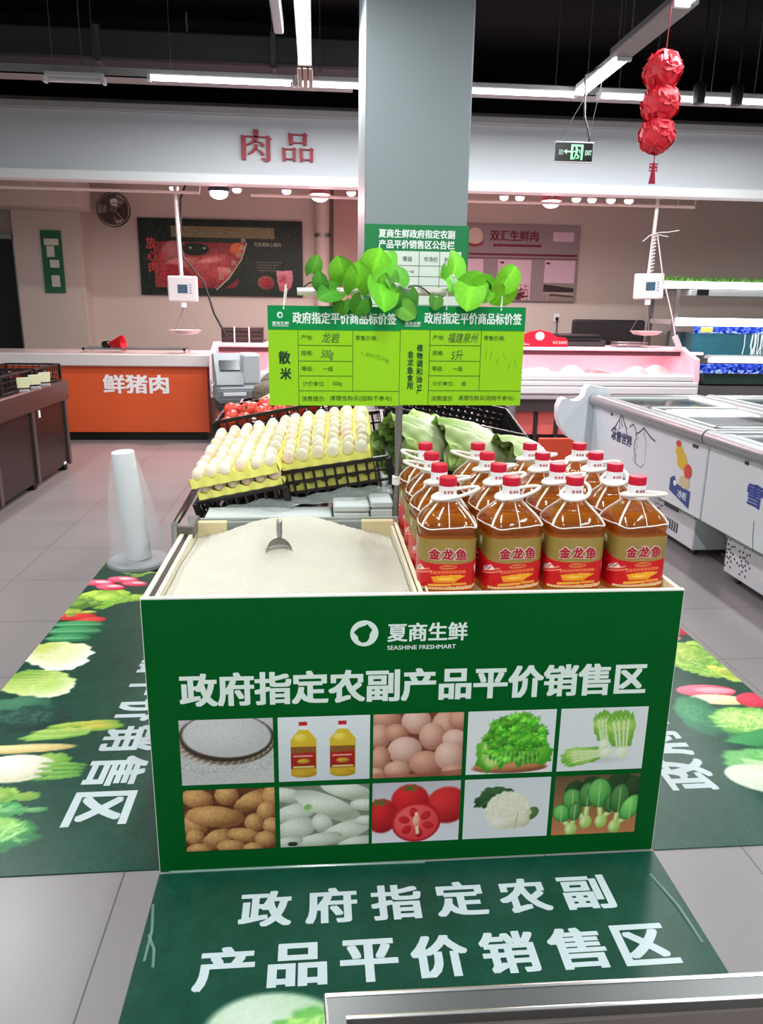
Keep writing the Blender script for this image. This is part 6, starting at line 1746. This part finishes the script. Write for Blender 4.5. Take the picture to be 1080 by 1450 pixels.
# ---------------------------------------------------------------- roll of bags
t = thing('bag_roll', 'white roll of clear plastic bags on a round grey base left of the stand', 'bag roll', (-.668, 2.75, .60))
MB().lathe([(.10, .0), (.112, .008), (.112, .018), (.105, .024), (.03, .026)], (-.668, 2.75, .598), 36).build('base', mat('base_grey', (142, 146, 150), .4), t)
MB().lathe([(.060, 0), (.066, .006), (.066, .02)], (-.668, 2.75, .582), 24).tube([(-.668, 2.75, .59), (-.55, 2.72, .575), (-.505, 2.66, .57)], .012, 8).build('bracket', mat('bracket_grey', (70, 72, 74), .45), t)
q = Matrix.Translation((-.664, 2.75, .625)) @ Matrix.Rotation(-.075, 4, 'Y') @ Matrix.Rotation(.02, 4, 'X')
MB().lathe([(.012, .40), (.012, .005), (.044, .0), (.046, .004), (.040, .402), (.036, .405), (.012, .402)], (0, 0, 0), 32, 0, q).build('roll', mat('roll_white', (226, 230, 234), .45), t)
MB().lathe([(.0125, .36), (.0125, .403), (.009, .403), (.009, .36)], (0, 0, 0), 20, 0, q).build('core', mat('core_grey', (186, 186, 180), .6), t)
FILM = bpy.data.materials.new('bag_film'); FILM.use_nodes = True
nt = FILM.node_tree; b_ = nt.nodes['Principled BSDF']; b_.inputs['Base Color'].default_value = (.80, .84, .86, 1); b_.inputs['Roughness'].default_value = .25
b_.inputs['Alpha'].default_value = .17
def film(u, v):
    a = -PI * .98 + 1.96 * PI * u
    R = .050 + .062 * (1 - v) ** .8 + .006 * math.sin(5 * a + 3 * v) * (1 - v)
    p = q @ Vector((R * math.cos(a) * (1.0 if math.cos(a) < 0 else .92), R * math.sin(a) * .8, .0 + .36 * v + .02 * math.sin(2 * a)))
    return p
MB().grid(film, 48, 12).build('loose_bag', FILM, t, recalc=False)

# ---------------------------------------------------------------- lanterns
t = thing('lantern_string', 'string of three red paper flower lanterns with a red tassel', 'lantern', (1.96, 4.6, 2.7))
LRED = mat('lantern_red', (214, 24, 44), .5, var=.10, vscale=7, sss=.1)
LRED2 = mat('lantern_red_petal', (226, 40, 58), .5, var=.08, vscale=9)
def lantern(c, R, seed):
    rr = np.random.RandomState(seed)
    b = MB().ell(c, (R * .90, R * .90, R * .88), 20, 12).build('lantern_ball', LRED, t)
    dirs = []
    n = 20
    for k in range(n):
        z = 1 - 2 * (k + .5) / n; a = k * 2.399 + seed
        dirs.append(Vector((math.sqrt(1 - z * z) * math.cos(a), math.sqrt(1 - z * z) * math.sin(a), z)))
    dirs += [Vector((-.1, -.75, .65)).normalized(), Vector((.2, -.8, .5)).normalized(), Vector((0, -.9, .3)).normalized()]
    for d_ in dirs:
        u_ = d_.orthogonal().normalized(); w_ = d_.cross(u_); ph = rr.rand() * 6; rad = R * (.50 + .10 * rr.rand())
        V = []; Fc = []; nr, na = 5, 14
        V.append(Vector(c) + d_ * R * .95)
        for i in range(1, nr + 1):
            f = i / nr
            for k in range(na):
                a = 2 * PI * k / na
                rr_ = rad * f * (1 + .07 * math.sin(3 * a + ph))
                p = (d_ * math.cos(rr_ / R) + (u_ * math.cos(a) + w_ * math.sin(a)) * math.sin(rr_ / R))
                lift = R * (.93 + .02 * (k % 2) * 0 + .16 * f ** 3 * (.35 + .65 * math.sin(2 * a + ph) ** 2) + .02 * f)
                V.append(Vector(c) + p * lift)
        for k in range(na): Fc.append((0, 1 + k, 1 + (k + 1) % na))
        for i in range(nr - 1):
            for k in range(na):
                Fc.append((1 + i * na + k, 1 + (i + 1) * na + k, 1 + (i + 1) * na + (k + 1) % na, 1 + i * na + (k + 1) % na))
        MB().add(V, Fc).build('petal', LRED2, b, recalc=True)
lantern((1.955, 4.6, 2.850), .102, 1); lantern((1.962, 4.6, 2.682), .102, 5); lantern((1.958, 4.6, 2.520), .098, 9)
MB().tube([(1.99, 4.6, 4.2), (1.965, 4.6, 2.95), (1.96, 4.6, 2.45), (1.958, 4.6, 2.375)], .003, 5).build('cord', mat('cord_red', (150, 24, 36), .6), t)
m = MB()
for s in (-1, 1):
    for z in (2.362, 2.342): m.tube([(1.958, 4.6, z), (1.958 + s * .022, 4.6, z + .008), (1.958 + s * .022, 4.6, z - .012), (1.958, 4.6, z - .004)], .0045, 6)
m.tube([(1.958, 4.6, 2.375), (1.958, 4.6, 2.33)], .008, 8)
for k in range(14):
    a = 2 * PI * k / 14; m.tube([(1.958 + .007 * math.cos(a), 4.6 + .007 * math.sin(a), 2.335), (1.958 + .017 * math.cos(a), 4.6 + .017 * math.sin(a), 2.262)], .003, 4)
m.build('tassel', mat('tassel_red', (176, 20, 60), .6), t)

# ---------------------------------------------------------------- exit sign
t = thing('exit_sign', 'hanging dark exit sign with glowing green running figure and arrow', 'exit sign', (2.09, 6.5, 2.78))
ex0, ex1, ez0, ez1 = 1.94, 2.244, 2.708, 2.846
MB().box((ex0, 6.49, ez0), (ex1, 6.52, ez1), .003).build('sign_body', mat('exit_dark', (8, 18, 14), .3), t)
m = MB(); m.box((ex0 - .004, 6.485, ez1), (ex1 + .004, 6.525, ez1 + .010), .002).box((ex0 - .004, 6.485, ez0 - .006), (ex1 + .004, 6.525, ez0), .002); pieces(m, 'sign_rail', WHITEPL, t)
EXG = mat('exit_green', (150, 240, 170), .5, emit=.9, emit_rgb=(140, 240, 165))
EXW = mat('exit_pale', (190, 226, 200), .5, emit=.5, emit_rgb=(180, 226, 195))
s_ = .304 / 690
fn = lambda u, v, d: (ex0 + (u - 222) * s_, 6.4888 - d, ez1 - (v - 325) * (.138 / 310))
m = MB()
for p in ([(500, 348), (730, 348), (730, 382), (500, 382)], [(500, 382), (540, 382), (540, 600), (500, 600)], [(690, 382), (730, 382), (722, 606), (690, 606)]): poly(m, p, fn)
disc(m, 602, 408, 20, 20, fn)
for a, b, w_ in (((612, 430), (600, 510), 36), ((600, 505), (560, 590), 22), ((600, 505), (655, 545), 22), ((655, 545), (640, 580), 18), ((615, 440), (665, 445), 16), ((665, 445), (668, 490), 14), ((600, 445), (545, 475), 16), ((630, 560), (600, 585), 10)): strip(m, [a, b], w_, fn)
m.build('running_figure', EXG, t)
m = MB(); poly(m, [(362, 468), (430, 424), (418, 458), (500, 455), (500, 482), (418, 482), (432, 516)], fn); m.build('arrow', EXW, t)
m = MB(); fe = plane_xz(ex0, 6.4888, ez0)
text(m, 'EXIT', fe, (770 - 222) * s_, .050, w=.054, h=.036, bold=.02); text(m, '安全', fe, (275 - 222) * s_, .070, w=.036, h=.018, bold=.01); text(m, '出口', fe, (275 - 222) * s_, .050, w=.036, h=.018, bold=.01)
m.build('lettering', EXW, t)
m = MB(); m.tube([(2.22, 6.505, 2.856), (2.20, 6.52, 2.95), (2.175, 6.55, 3.05), (2.17, 6.6, 3.37), (2.30, 6.65, 3.44)], .008, 7); m.build('cable', CABLE, t)
m = MB(); m.tube([(1.965, 6.505, 2.856), (2.31, 6.56, 3.45)], .003, 5); m.tube([(2.20, 6.505, 2.856), (2.32, 6.56, 3.45)], .003, 5); pieces(m, 'hanging_wire', STEELD, t)

# ---------------------------------------------------------------- steel rail in the foreground
t = thing('steel_barrier', 'brushed steel frame edge in the foreground at the lower right', 'barrier', (.6, .7, 0))
RAIL = mat('rail_brushed', (104, 106, 106), .34, metal=.9, var=.08, vscale=5)
zt = .60
a0, a1 = (.006, .853), (1.4, .833)
def rl(x): return a0[1] + (a1[1] - a0[1]) * (x - a0[0]) / (a1[0] - a0[0])
m = MB()
def bar(p, qv, w0, z0, z1):
    (xa, ya), (xb, yb) = p, qv
    V = [(xa, ya, z1), (xb, yb, z1), (xb + w0[1][0], yb + w0[1][1], z1), (xa + w0[0][0], ya + w0[0][1], z1)]
    V += [(x, y, z0) for x, y, z in V]
    m.add(V, [(0, 1, 2, 3), (4, 7, 6, 5), (0, 4, 5, 1), (1, 5, 6, 2), (2, 6, 7, 3), (3, 7, 4, 0)])
bar((.006, rl(.006)), (1.4, rl(1.4)), ((.028, -.036), (0, -.036)), zt - .03, zt)
bar((.006, rl(.006)), (.030, .40), ((.028, -.036), (.028, 0)), zt - .03, zt)
m.build('rail', RAIL, t)
m = MB(); m.tube([(.006, rl(.006), zt), (1.4, rl(1.4), zt)], .003, 6).tube([(.034, rl(.034) - .036, zt), (1.4, rl(1.4) - .036, zt)], .0025, 6).tube([(.006, rl(.006), zt), (.030, .40, zt)], .003, 6)
m.build('rounded_edge', mat('edge_bright', (226, 226, 226), .2, metal=1), t)
MB().box((.03, .40, zt - .075), (1.4, .81, zt - .065), .002).box((.03, .805, zt - .065), (1.4, .815, zt - .02)).build('inner_panel', mat('panel_taupe', (128, 120, 116), .35, metal=.5), t)
m = MB()
for x in (.04, 1.3):
    for y in (.44, .78): m.box((x, y, 0), (x + .035, y + .035, zt - .03), .003)
pieces(m, 'leg', RAIL, t)

bpy.context.view_layer.update()
